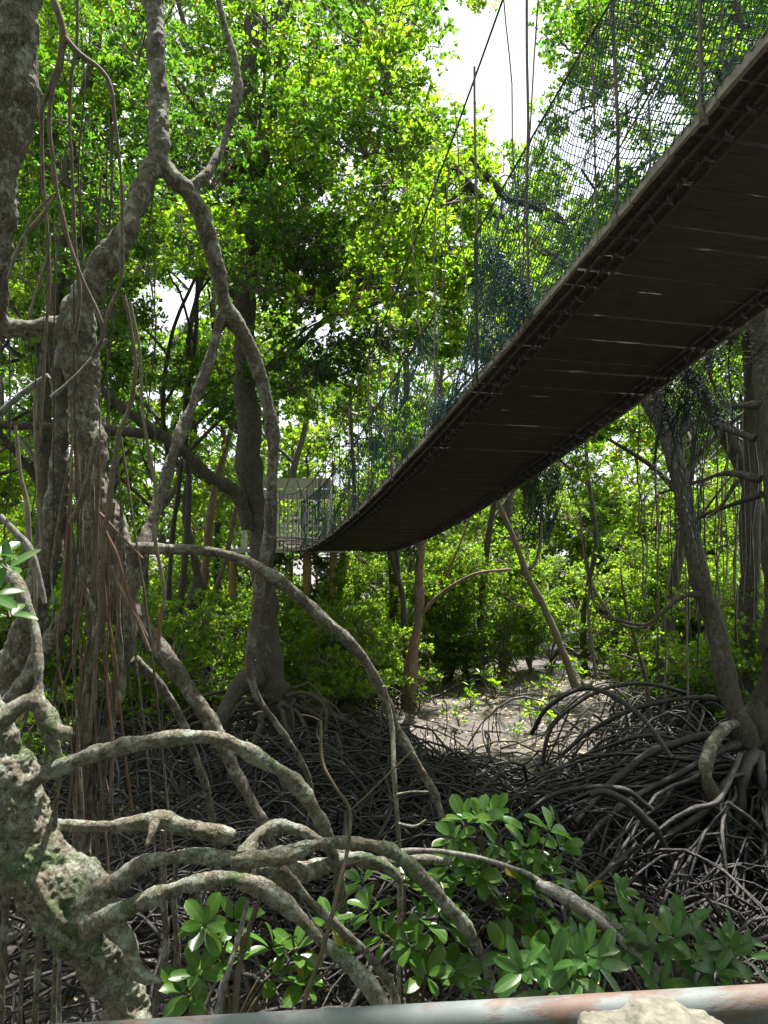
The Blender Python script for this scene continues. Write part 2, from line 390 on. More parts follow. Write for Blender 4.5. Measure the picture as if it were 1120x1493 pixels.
# ------------------------------------------------------------------ suspension bridge
BA, BB = 2.3, -.297
DW = 1.42
TH = math.atan(-BB); TD = np.array((-math.sin(TH), math.cos(TH), 0)); CD = np.array((math.cos(TH), math.sin(TH), 0)); UZ = np.array((0, 0, 1.))
def plane_pt(px, py):
    u, v = ray(px, py); Y = BA / (u - BB); return Y, v * Y
EDGE = sorted(plane_pt(*p) for p in [(1120, 70), (1040, 165), (960, 252), (880, 347), (780, 462), (715, 541), (640, 627), (575, 692), (500, 767), (455, 798), (435, 803), (420, 800), (402, 786)])
EY = np.array([e[0] for e in EDGE]); EH = np.array([e[1] for e in EDGE])
cf = np.polyfit(EY, EH, 4)
Y0, Y1 = 1.2, EY[-1]
def eh(Y):
    lo = EY[0]
    if Y < lo: return float(np.polyval(cf, lo) + (lo - Y) * .26)
    return float(np.polyval(cf, Y))
def L(Y, c=0.0, dz=0.0):            # left deck edge, c metres across towards the right
    return np.array((BA + BB * Y, Y, EYE + eh(Y) + dz)) + CD * c
bridge = empty('rope_bridge', tuple(L(13, DW / 2) - UZ * 2.2), 'long sagging plank and rope footbridge with green netting hung among the trees', 'bridge')
def strip(parent, name, Ys, c, dz, r, mat, sides=6):
    path = np.array([(*L(y, c, dz), r) for y in Ys]); mb = MB(); tube(mb, path, sides); return part(name, mb, mat, parent)
step = .137 * math.cos(TH)
Ys = np.arange(Y0, Y1, step)
plank_meshes = []
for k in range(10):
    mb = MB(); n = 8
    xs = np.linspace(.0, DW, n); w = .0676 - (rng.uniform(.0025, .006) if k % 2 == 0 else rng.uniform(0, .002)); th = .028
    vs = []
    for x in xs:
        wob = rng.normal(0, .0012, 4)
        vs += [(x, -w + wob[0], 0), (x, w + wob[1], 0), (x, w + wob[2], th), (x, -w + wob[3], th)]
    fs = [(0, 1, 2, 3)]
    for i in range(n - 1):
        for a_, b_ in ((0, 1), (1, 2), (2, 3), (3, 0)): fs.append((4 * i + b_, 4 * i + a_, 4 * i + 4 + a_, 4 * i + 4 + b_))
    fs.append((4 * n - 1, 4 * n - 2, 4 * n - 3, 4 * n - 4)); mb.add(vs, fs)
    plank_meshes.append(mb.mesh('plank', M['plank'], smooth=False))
def ring_mesh():
    a = np.linspace(0, math.pi * 1.65, 12); R = .028
    p = np.stack([R * np.cos(a), np.zeros(12), R * np.sin(a), np.full(12, .0062)], 1); mb = MB(); tube(mb, p, 6)
    return mb.mesh('ring', M['clip'])
RM = ring_mesh()
inv_o = np.array(bridge.location)
for i, y in enumerate(Ys):
    p = L(y); sl = math.atan((eh(y + .05) - eh(y - .05)) / .1 * math.cos(TH))
    ex, ez = CD, UZ * math.cos(sl) - TD * math.sin(sl); ey = TD * math.cos(sl) + UZ * math.sin(sl)
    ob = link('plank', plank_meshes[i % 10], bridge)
    jit = rng.normal(0, .004)
    Mx = Matrix((ex, ey, ez)).transposed().to_4x4() @ Matrix.Rotation(rng.normal(0, .006), 4, 'Z')
    Mx.translation = Vector(p - inv_o + ex * rng.normal(0, .008) + ez * jit)
    ob.matrix_local = Mx
    for c in (.13, DW - .13):
        r = link('ring', RM, bridge)
        Mr = Matrix((ex, ey, ez)).transposed().to_4x4() @ Matrix.Rotation(rng.normal(0, .25) + .25, 4, 'Z') @ Matrix.Rotation(rng.uniform(-.5, .5), 4, 'Y')
        Mr.translation = Vector(L(y, c + rng.normal(0, .004), -.026) - inv_o); r.matrix_local = Mr
# edge boards, one per stretch, slightly uneven
for side, c in ((0, -.012), (1, DW + .012)):
    y = Y0; k = 0
    while y < Y1 - .1:
        ln = rng.uniform(.25, .42); y2 = min(y + ln, Y1)
        mb = MB(); a, b = L(y + .006, c, .004 + rng.normal(0, .004)), L(y2 - .004, c, .004 + rng.normal(0, .004)); d = b - a
        fr = (a, d, CD, UZ); box(mb, 0, 1, -.012, .012, -.008, .042, 0, fr)
        part('edge_board', mb, M['edge'], bridge, False); y = y2
YY = np.arange(Y0, Y1 + .2, .3)
for c in (.05, .13, .2, DW - .2, DW - .13, DW - .05): strip(bridge, 'deck_cable', YY, c, -.018, .009, M['cable'])

# main suspension cables
MC = sorted(plane_pt(*p) for p in [(480, 655), (530, 545), (592, 380), (640, 262), (690, 112), (735, 0)])
mcf = np.polyfit([m[0] for m in MC], [m[1] for m in MC], 2)
def mh(Y): return float(np.polyval(mcf, Y)) if Y > 4.9 else float(np.polyval(mcf, 4.9)) + (4.9 - Y) * .45
def mch(Y): return max(mh(Y), eh(Y) + .95) if Y > 10 else mh(Y)
for c in (0.0, DW):
    path = np.array([(*(np.array((BA + BB * y, y, EYE + mch(y))) + CD * c), .008) for y in np.arange(1.2, Y1 + .3, .35)])
    mb = MB(); tube(mb, path, 6); part('main_cable', mb, M['cable'], bridge)
def hang(y, c, h0=None, h1=None, r=.007, mat='rope', sway=.015, name='hanger_rope', sh=0.0):
    z0 = EYE + eh(y) - .03 if h0 is None else h0; z1 = EYE + mch(y) if h1 is None else h1
    b = L(y, c); n = 7; pts = []
    t_ = L(y + sh, c)
    for k in range(n):
        t = k / (n - 1)
        pts.append((b[0] + (t_[0] - b[0]) * t + rng.normal(0, sway * .4), b[1] + (t_[1] - b[1]) * t + rng.normal(0, sway * .4), z0 + (z1 - z0) * t, r))
    mb = MB(); tube(mb, catmull(pts, 2), 5); return part(name, mb, M[mat], bridge)
knots = [plane_pt(*p)[0] for p in [(905, 290), (778, 440), (700, 545), (640, 612), (575, 688)]]
hy = knots + list(np.arange(knots[-1] + .8, Y1, .42)) + [1.6, 2.45, 3.15]
for y in hy:
    for c in (-.03, DW + .03):
        hg = hang(y, c, r=.0095 if y < 6 else .007)
        # bulky knot under the edge
        mb = MB(); b = L(y, c, .0)
        tube(mb, np.array([(*(b + UZ * z + rng.normal(0, .006, 3)), r) for z, r in ((-.04, .006), (-.03, .014), (-.01, .018), (.02, .013), (.045, .019), (.07, .011), (.1, .008))]), 7)
        part('knot', mb, M['rope'], hg)
for y, s in ((4.72, .25), (4.8, -.35), (5.5, .3), (6.3, -.4), (6.35, .5), (7.5, .4), (8.1, -.3), (8.9, .5), (3.9, .12)): hang(y, -.03, sh=s, r=.0055)
for y in np.arange(6.6, 12.6, .27): hang(y + rng.uniform(-.1, .1), -.03 if rng.random() < .6 else DW + .03, r=.0045, mat='cable', sh=rng.uniform(-.2, .2))

# netting
def net_mb(fn, ns, nt_, r, mb=None, drop=.0):
    """diamond mesh over a surface fn(s,t); s,t are 0..1"""
    mb = mb or MB(); A, B = [], []
    pts = np.array([[fn(i / ns, j / nt_) for j in range(nt_ + 1)] for i in range(ns + 1)])
    for i in range(ns):
        for j in range(nt_):
            if (i + j) % 2 == 0: A.append(pts[i, j]); B.append(pts[i + 1, j + 1])
            else: A.append(pts[i + 1, j]); B.append(pts[i, j + 1])
    A, B = np.array(A), np.array(B)
    if drop: k = rng.random(len(A)) > drop; A, B = A[k], B[k]
    P3 = np.stack([A, (A + B) / 2 + rng.normal(0, .0018, A.shape), B], 1)
    v, q = tube_batch(P3, np.full(P3.shape[:2], r), 3); mb.add(v, q); return mb
NT = sorted(plane_pt(*p) for p in [(900, 0), (850, 88), (800, 170), (750, 255), (700, 342)])
ntf = np.polyfit([m[0] for m in NT], [m[1] for m in NT], 1)
ya, yb = 1.5, plane_pt(700, 342)[0]
def netA(s, t):
    ss = s ** .92; y = ya + (yb - ya) * ss
    lo = eh(y) + .03; hi = np.polyval(ntf, y) if y > NT[0][0] else np.polyval(ntf, NT[0][0]) + (NT[0][0] - y) * .3
    z = lo + (hi - lo) * t; b = math.sin(math.pi * t)
    q = Vector((y * 1.3, t * 2, 3))
    sag = .10 * b * noise.noise(q) + .02 * noise.noise(q * 5)
    e = (1 - t) * 0 - .03
    return np.array((BA + BB * y, y, EYE + z - .05 * b)) + CD * (e + sag) + TD * (.03 * noise.noise(q * 3 + Vector((5, 5, 5))))
mb = net_mb(netA, 150, 40, .0034); netA_o = part('side_net', mb, M['net'], bridge)
# bunched folds of the same net at its far end
mb = MB()
for k in range(2):
    sd_ = k * 7.3
    def bunch(s, t, sd_=sd_):
        y = yb - .02 - .85 * s * (1 - .2 * t) + .06 * math.sin(s * 40 + sd_) 
        lo = eh(y) - .02; hi = lo + (1.02 - .75 * s ** 1.3)
        return np.array((BA + BB * y, y, EYE + lo + (hi - lo) * t)) + CD * (-.04 + .14 * noise.noise(Vector((s * 5, t * 3, sd_)))) 
    net_mb(bunch, 18, 30, .003, mb, drop=.3)
for k in range(3):
    def low(s, t, k=k):
        y = yb + .9 * s; lo = eh(y) + .0; hi = lo + (.12 + .65 * (1 - s) ** 3 + .2 * s ** 4) * (1 - k * .25)
        return np.array((BA + BB * y, y, EYE + lo + (hi - lo) * t)) + CD * (-.04 + .06 * noise.noise(Vector((s * 5, t * 3, k * 9))))
    net_mb(low, 26, 16, .0022, mb)
part('bunched_net', mb, M['net'], bridge)
strip_pts = [np.array((BA + BB * y, y, EYE + (np.polyval(ntf, y) if y > NT[0][0] else np.polyval(ntf, NT[0][0]) + (NT[0][0] - y) * .3))) - CD * .03 for y in np.linspace(ya, yb, 12)]
mb = MB(); tube(mb, np.array([(*p, .007) for p in strip_pts]), 6); part('net_top_rope', mb, M['cable'], netA_o)
hang(yb, -.03, h1=EYE + float(np.polyval(ntf, yb)), r=.012, mat='cable', name='net_post')
NB = sorted(plane_pt(*p) for p in [(638, 462), (597, 525), (570, 566), (530, 632), (492, 697), (455, 752)])
nby = [m[0] for m in NB]; nbh = [m[1] for m in NB]
def netB(s, t):
    y = nby[0] + (nby[-1] + .8 - nby[0]) * s; lo = eh(y) + .02; hi = max(float(np.interp(y, nby, nbh)), eh(y) + .75)
    q = Vector((y * 1.5, t * 2, 13)); b = math.sin(math.pi * t)
    return np.array((BA + BB * y, y, EYE + lo + (hi - lo) * t - .06 * b)) + CD * (-.03 + .13 * b * noise.noise(q) + .03 * noise.noise(q * 4))
mb = net_mb(netB, 190, 30, .0036); netB_o = part('side_net', mb, M['net'], bridge)
mb = MB(); tube(mb, np.array([(*netB(s, 1.0), .008) for s in np.linspace(0, 1, 18)]), 6); part('net_top_rope', mb, M['cable'], netB_o)
# right-hand side nets, standing (seen between hangers at the far end) and torn pieces hanging below the deck
def netR(s, t):
    y = 6.5 + 6.5 * s; lo = eh(y) + .02
    return np.array((BA + BB * y, y, EYE + lo + .8 * t)) + CD * (DW + .03 + .06 * noise.noise(Vector((y, t * 2, 5))))
mb = net_mb(netR, 150, 22, .0024); part('side_net', mb, M['net'], bridge)
def edge_R(px):                     # Y on the right edge under a pixel column
    best = min(np.arange(1.5, 14, .02), key=lambda y: abs(proj(L(y, DW))[0] - px)); return float(best)
def drape(px0, px1, length, layers, seed, dens=1.0, mat='netblack', taper=.3, ragged=.3):
    ya_, yb_ = edge_R(px0), edge_R(px1); mb = MB(); wd = abs(yb_ - ya_)
    for k in range(layers):
        def fn(s, t, k=k):
            y = yb_ + (ya_ - yb_) * (s + (.5 - s) * taper * t)
            ln = length * (.65 + ragged * noise.noise(Vector((s * 3, seed, k * 3))) * 2)
            q = Vector((s * 4 + seed, t * 2.5, k * 5))
            return L(y, DW + .03) + TD * (.10 * noise.noise(q)) + CD * (.10 * noise.noise(q + Vector((3, 9, 1))) * (t + .2)) - UZ * (ln * t ** 1.0)
        net_mb(fn, int(wd / .034 * dens) + 4, int(length / .042 * dens) + 3, .0028, mb, drop=.06)
    part('torn_net', mb, M[mat], bridge)
drape(815, 752, .85, 3, 1.0)
drape(845, 820, .6, 1, 2.0)
drape(1075, 940, 1.05, 2, 3.0, taper=.1, ragged=.5)
drape(1015, 955, .6, 2, 4.0)
drape(606, 590, .55, 2, 5.0)
drape(1180, 1060, .5, 1, 6.0)
for px, ln in ((515, .5), (760, .5), (925, 1.0), (1060, .9), (1000, 1.2), (590, .3)):
    y = edge_R(px); b = L(y, DW + .02)
    pts = [(b[0] + rng.normal(0, .02), b[1] + rng.normal(0, .02), b[2] - ln * t, .005) for t in np.linspace(0, 1, 6)]
    mb = MB(); tube(mb, catmull(pts, 3), 5); part('loose_rope', mb, M['cable'], bridge)

# ------------------------------------------------------------------ far platform of the bridge
PY = Y1 + .25
pf = empty('bridge_platform', tuple(np.array((P(420, 800, PY)[0], PY + 1, 0))), 'pale timber landing platform with slatted rails at the far end of the bridge', 'platform')
def pbox(name, px0, px1, py0, py1, Ya, d, mat='platform'):
    a, b = P(px0, py1, Ya), P(px1, py0, Ya); mb = MB(); box(mb, a[0], b[0], Ya, Ya + d, a[2], b[2]); return part(name, mb, M[mat], pf, False)
pbox('deck_board', 330, 505, 800, 806, PY, 2.6)
pbox('fascia_board', 350, 482, 697, 712, PY + .1, .06)
pbox('fascia_board', 350, 482, 713.5, 728, PY + .1, .05)
for x in np.arange(378, 480, 7.0): pbox('baluster', x, x + 2.2, 728, 800, PY + .2, .03)
for k in range(6): pbox('rail_slat', 372, 442, 762 + k * 6.4, 765.5 + k * 6.4, PY + .45, .03)
for k in range(5): pbox('rail_slat', 340, 470, 742 + k * 11, 746 + k * 11, PY + 2.4, .03)
for x in (352, 398, 440, 478): pbox('post', x, x + 7, 700, 800, PY + .28, .1)
z0 = 2.6
for x, w in ((448, 13), (486, 11), (340, 12)):
    a = P(x, 806, PY + .5); mb = MB(); tube(mb, np.array([(a[0], PY + .5, -.2, w / 2 / F * PY), (a[0], PY + .5, 1.2, w / 2 / F * PY), (a[0], PY + .5, a[2] + .0, w / 2 / F * PY)]), 10); part('support_post', mb, M['orange'], pf)
for k in range(6): pbox('stair_step', 462, 486, 812 + k * 8, 815.5 + k * 8, PY + .9 - k * .05, .16)
pbox('stair_stringer', 460, 462.5, 806, 862, PY + .8, .2); pbox('stair_stringer', 485.5, 488, 806, 862, PY + .8, .2)
mb = MB()
for k in range(2):
    pts = [(*P(385 + 25 * t + k * 48, 700 + 34 * math.sin(t * 2.2), PY - .1), .012) for t in np.linspace(0, 2, 9)]
    tube(mb, catmull(pts, 3), 5)
part('sagging_rope', mb, M['rope'], pf)

# ------------------------------------------------------------------ leafy sprays shared by the trees
def leaf_geo(n, length, width_ratio):
    """n leaves, unit frame: base at 0, along +Y, normal Z; returns (n,6,3)"""
    w = width_ratio
    base = np.array([(0, 0, 0), (-w * .8, .38, .05), (-w * .85, .72, .03), (0, 1, -.06), (w * .85, .72, .03), (w * .8, .38, .05)])
    return base[None] * length[:, None, None]
LF = np.array([(0, 1, 2, 3), (0, 3, 4, 5)])
def rosettes(mb, centres, axes, leaf_len, per=(5, 9), ratio=.24, mi=0, lr=rng, tilt=(15, 75)):
    nn = lr.integers(per[0], per[1], len(centres)); idx = np.repeat(np.arange(len(centres)), nn); n = len(idx)
    ax = axes[idx]; ln = leaf_len * lr.uniform(.65, 1.15, n)
    ph = lr.uniform(0, 2 * math.pi, n); ti = np.radians(lr.uniform(tilt[0], tilt[1], n))
    ref = np.where(np.abs(ax[:, 2:]) < .9, np.array([[0, 0, 1.]]), np.array([[1., 0, 0]]))
    e1 = np.cross(ax, ref); e1 /= np.linalg.norm(e1, axis=1, keepdims=True); e2 = np.cross(ax, e1)
    rad = np.cos(ph)[:, None] * e1 + np.sin(ph)[:, None] * e2
    d = rad * np.sin(ti)[:, None] + ax * np.cos(ti)[:, None]; d /= np.linalg.norm(d, axis=1, keepdims=True)
    nrm = ax * np.sin(ti)[:, None] - rad * np.cos(ti)[:, None]
    nrm += lr.normal(0, .35, nrm.shape); nrm -= (nrm * d).sum(1, keepdims=True) * d; nrm /= np.linalg.norm(nrm, axis=1, keepdims=True)
    s = np.cross(d, nrm)
    g = leaf_geo(n, ln, ratio)
    off = centres[idx] + d * (leaf_len * .12)
    v = off[:, None] + g[..., :1] * s[:, None] + g[..., 1:2] * d[:, None] + g[..., 2:] * nrm[:, None]
    f = (np.arange(n)[:, None, None] * 6 + LF[None]).reshape(-1, 4)
    mb.add(v.reshape(-1, 3), f, mi)
def spray_mesh(seed, rad, flat, n_ros, leaf_len, mats, clumps=9, upright=.5):
    lr = np.random.default_rng(seed); mb = MB()
    # clump centres, then rosettes gathered about them: leaves holes between clumps
    cc = lr.normal(0, 1, (clumps, 3)); cc /= np.linalg.norm(cc, axis=1, keepdims=True); cc *= lr.uniform(.25, .85, (clumps, 1)) ** .6
    cc[:, 2] *= flat; cc *= rad
    k = lr.integers(0, clumps, n_ros); sz = lr.uniform(.16, .38, clumps)[k] * rad
    dv = lr.normal(0, 1, (n_ros, 3)); dv /= np.linalg.norm(dv, axis=1, keepdims=True)
    c = cc[k] + dv * (sz * lr.uniform(.2, 1, n_ros) ** .5)[:, None] * np.array((1, 1, .6))
    ax = dv * .55 + np.array((0, 0, upright)) + lr.normal(0, .25, (n_ros, 3)); ax /= np.linalg.norm(ax, axis=1, keepdims=True)
    rosettes(mb, c, ax, leaf_len, lr=lr)
    # twigs: clump centre to rosette, root to clump centre
    o = np.array((0, 0, -.35 * rad * flat))
    T = np.linspace(0, 1, 4)[None, :, None]
    a = cc[k]; pts = a[:, None] * (1 - T) + c[:, None] * T; pts[:, 1:3] += lr.normal(0, .03 * rad, (n_ros, 2, 3))
    sel = slice(0, n_ros, 2)
    v, q = tube_batch(pts[sel], np.full((len(pts[sel]), 4), .0035), 3); mb.add(v, q, 1)
    T = np.linspace(0, 1, 6)[None, :, None]; pts = o * (1 - T) + cc[:, None] * T; pts[:, 1:5] += lr.normal(0, .05 * rad, (clumps, 4, 3))
    v, q = tube_batch(pts, np.tile(np.linspace(.016, .006, 6), (clumps, 1)), 5); mb.add(v, q, 1)
    return mb.mesh('leafy_branch', mats)
SPR = [spray_mesh(20 + k, 1.15, .62, 250, .105, [M['leaf'], M['twig']], clumps=10) for k in range(7)]
SPRB = [spray_mesh(40 + k, .8, .8, 150, .075, [M['leaf_bush'], M['twig']], clumps=11, upright=.7) for k in range(6)]
SPRM = [spray_mesh(80 + k, 1.15, .62, 230, .10, [M['leaf_mid'], M['twig']], clumps=9) for k in range(4)]
SPRD = [spray_mesh(60 + k, 1.1, .6, 280, .07, [M['leaf_dark'], M['twig']], clumps=9) for k in range(3)]

def spray(parent, pos, s, kind='n', rot=None):
    me = random.choice({'n': SPR, 'b': SPRB, 'd': SPRD, 'm': SPRM}[kind])
    o = link('leafy_branch', me, parent)
    o.location = Vector(pos) - parent.location
    o.rotation_euler = (rng.normal(0, .2), rng.normal(0, .2), rng.uniform(0, 6.28)) if rot is None else rot
    o.scale = (s, s, s * rng.uniform(.85, 1.15)); return o

# ------------------------------------------------------------------ trees
TREES = []
def px_tree(name, label, trunk, limbs, mat, cat='tree', group=None, sides=10, amp=.35, register=True, lname='limb', per=5):
    c0 = P(*trunk[-1][:3]); base = (c0[0], c0[1], 0)
    t = empty(name, base, label, cat, group)
    tp = pxpath(trunk, per, amp, 2.5, len(TREES))
    if tp[-1, 2] > .02: tp = np.vstack([tp, [(tp[-1, 0], tp[-1, 1], tp[-1, 2] * .5, tp[-1, 3]), (tp[-1, 0], tp[-1, 1], -.12, tp[-1, 3] * 1.1)]])
    mb = MB(); tube(mb, tp, sides); part('trunk', mb, M[mat], t)
    for lm in limbs:
        m_ = mat
        if isinstance(lm, tuple): m_, lm = lm
        mb = MB(); tube(mb, pxpath(lm, per, amp, 3.5, lm[0][0]), max(6, sides - 3)); part(lname, mb, M[m_], t)
    if register: TREES.append(t)
    return t
def arc_roots(n, centre, rr, z0, r0=(.015, .035), reach=(.8, 2.2), az=(0, 6.283), lr=rng, K=10, bump=(.05, .3), wig=.05):
    """arching prop roots leaving a trunk base and landing on the mud"""
    a = lr.uniform(az[0], az[1], n); d = np.stack([np.cos(a), np.sin(a), np.zeros(n)], 1); R = lr.uniform(*reach, n)
    T = np.linspace(0, 1, K)
    st = np.asarray(centre)[None] + d * rr * .4; z = z0 * lr.uniform(.45, 1.05, n)
    p = st[:, None] + d[:, None] * (R[:, None] * T)[..., None]
    zz = z[:, None] * (1 - T[None] ** lr.uniform(1.4, 3.2, (n, 1))) + lr.uniform(*bump, n)[:, None] * np.sin(math.pi * np.minimum(T * 1.25, 1))[None] - .06 * (T[None] ** 6)
    p[..., 2] = zz
    w = np.cumsum(lr.normal(0, wig, (n, K, 3)), axis=1); w[:, 0] = 0; w[..., 2] *= .4; p += w
    p[:, -1, 2] = -.06
    r = lr.uniform(*r0, n)[:, None] * (1.15 - .5 * T[None]) * (1 + .12 * lr.normal(0, 1, (n, K)))
    return p, r
def add_roots(parent, p, r, mat, name='prop_root', sides=6):
    for k in range(len(p)):
        path = catmull(np.concatenate([p[k], r[k][:, None]], 1), 2)
        mb = MB(); tube(mb, path, sides, cap=False); part(name, mb, M[mat], parent)

# --- the big left mangrove (fused limbs)
tA = empty('mangrove_tree', tuple(np.array((P(130, 900, 4.6)[0], 4.6, 0))), 'large twisted mangrove on the left with two joined trunks and many stilt roots', 'tree')
TREES.append(tA)
A = [
 ('trunk', [(228, -60, 4.9, 30), (224, 0, 4.9, 31), (230, 80, 4.8, 32), (231, 150, 4.8, 33), (228, 210, 4.7, 42), (205, 285, 4.6, 36), (178, 350, 4.5, 42), (145, 405, 4.5, 48), (118, 450, 4.5, 56), (112, 500, 4.5, 60), (122, 560, 4.5, 54), (128, 640, 4.5, 54), (135, 720, 4.5, 62), (150, 790, 4.5, 78), (165, 850, 4.5, 74), (178, 905, 4.5, 50)]),
 ('trunk', [(28, -60, 4.0, 78), (26, 0, 4.0, 74), (20, 100, 4.0, 72), (8, 200, 4.05, 70), (-3, 290, 4.1, 62), (-12, 380, 4.2, 56), (-14, 440, 4.3, 50), (0, 474, 4.4, 38), (40, 480, 4.45, 34), (85, 478, 4.5, 40), (115, 478, 4.5, 50)]),
 ('limb', [(232, 225, 4.7, 34), (252, 258, 4.72, 34), (278, 283, 4.75, 33), (300, 330, 4.8, 30), (318, 395, 4.9, 25), (330, 450, 5.0, 29), (358, 495, 5.1, 25), (384, 558, 5.2, 23), (398, 640, 5.3, 23), (396, 720, 5.4, 22), (388, 800, 5.5, 21), (377, 870, 5.6, 19), (364, 950, 5.7, 17), (372, 1010, 5.8, 13), (400, 1050, 5.9, 11), (445, 1120, 6.0, 11), (460, 1190, 6.1, 10)]),
 ('limb', [(330, 448, 5.0, 26), (318, 480, 5.0, 20), (300, 540, 4.95, 19), (275, 605, 4.9, 20), (248, 680, 4.8, 21), (224, 750, 4.7, 23), (208, 805, 4.6, 26), (190, 860, 4.55, 30)]),
 ('limb', [(272, 278, 4.75, 22), (300, 255, 4.8, 20), (318, 225, 4.9, 17), (335, 180, 5.0, 15), (347, 130, 5.0, 17), (340, 80, 5.0, 13), (325, 30, 5.0, 12), (312, -40, 5.0, 11)]),
 ('prop_root', [(165, 810, 4.5, 30), (200, 800, 4.5, 22), (250, 800, 4.5, 19), (300, 804, 4.55, 19), (350, 815, 4.6, 20), (400, 842, 4.6, 20), (445, 880, 4.7, 21), (490, 917, 4.7, 21), (530, 960, 4.8, 20), (560, 1010, 4.9, 19), (578, 1060, 5.0, 18), (612, 1120, 5.0, 14), (640, 1175, 5.0, 13), (655, 1260, 5.0, 12)]),
 ('trunk', [(98, 490, 4.55, 34), (88, 545, 4.6, 32), (90, 620, 4.6, 30), (86, 700, 4.6, 34), (75, 780, 4.6, 42), (58, 860, 4.6, 52), (30, 940, 4.6, 54), (-5, 1030, 4.6, 50)]),
 ('prop_root', [(160, 840, 4.5, 40), (195, 890, 4.5, 36), (230, 945, 4.45, 30), (270, 1000, 4.4, 27), (310, 1060, 4.4, 25), (345, 1130, 4.35, 24), (390, 1215, 4.3, 22), (420, 1300, 4.3, 22)]),
 ('prop_root', [(170, 850, 4.45, 46), (184, 910, 4.4, 34), (176, 980, 4.35, 26), (160, 1040, 4.3, 24), (148, 1100, 4.3, 22), (130, 1180, 4.3, 20), (120, 1300, 4.3, 20)]),
 ('prop_root', [(150, 850, 4.4, 34), (140, 930, 4.3, 24), (128, 1000, 4.25, 22), (122, 1090, 4.2, 21), (116, 1190, 4.2, 22), (112, 1330, 4.2, 22)]),
 ('prop_root', [(140, 830, 4.45, 40), (110, 880, 4.3, 34), (70, 935, 4.2, 30), (40, 985, 4.1, 26), (5, 1040, 4.05, 24), (-30, 1110, 4.0, 24)]),
 ('prop_root', [(195, 960, 4.6, 20), (235, 1000, 4.7, 17), (262, 1045, 4.8, 16), (285, 1100, 4.9, 15), (310, 1190, 5.0, 13), (318, 1280, 5, 13)]),
]
fused(tA, [(n_, pxpath(c, 5, .28, 3.0, 1.0 + k)) for k, (n_, c) in enumerate(A)], M['bark_a'], .0125, disp=.3, dfreq=11)
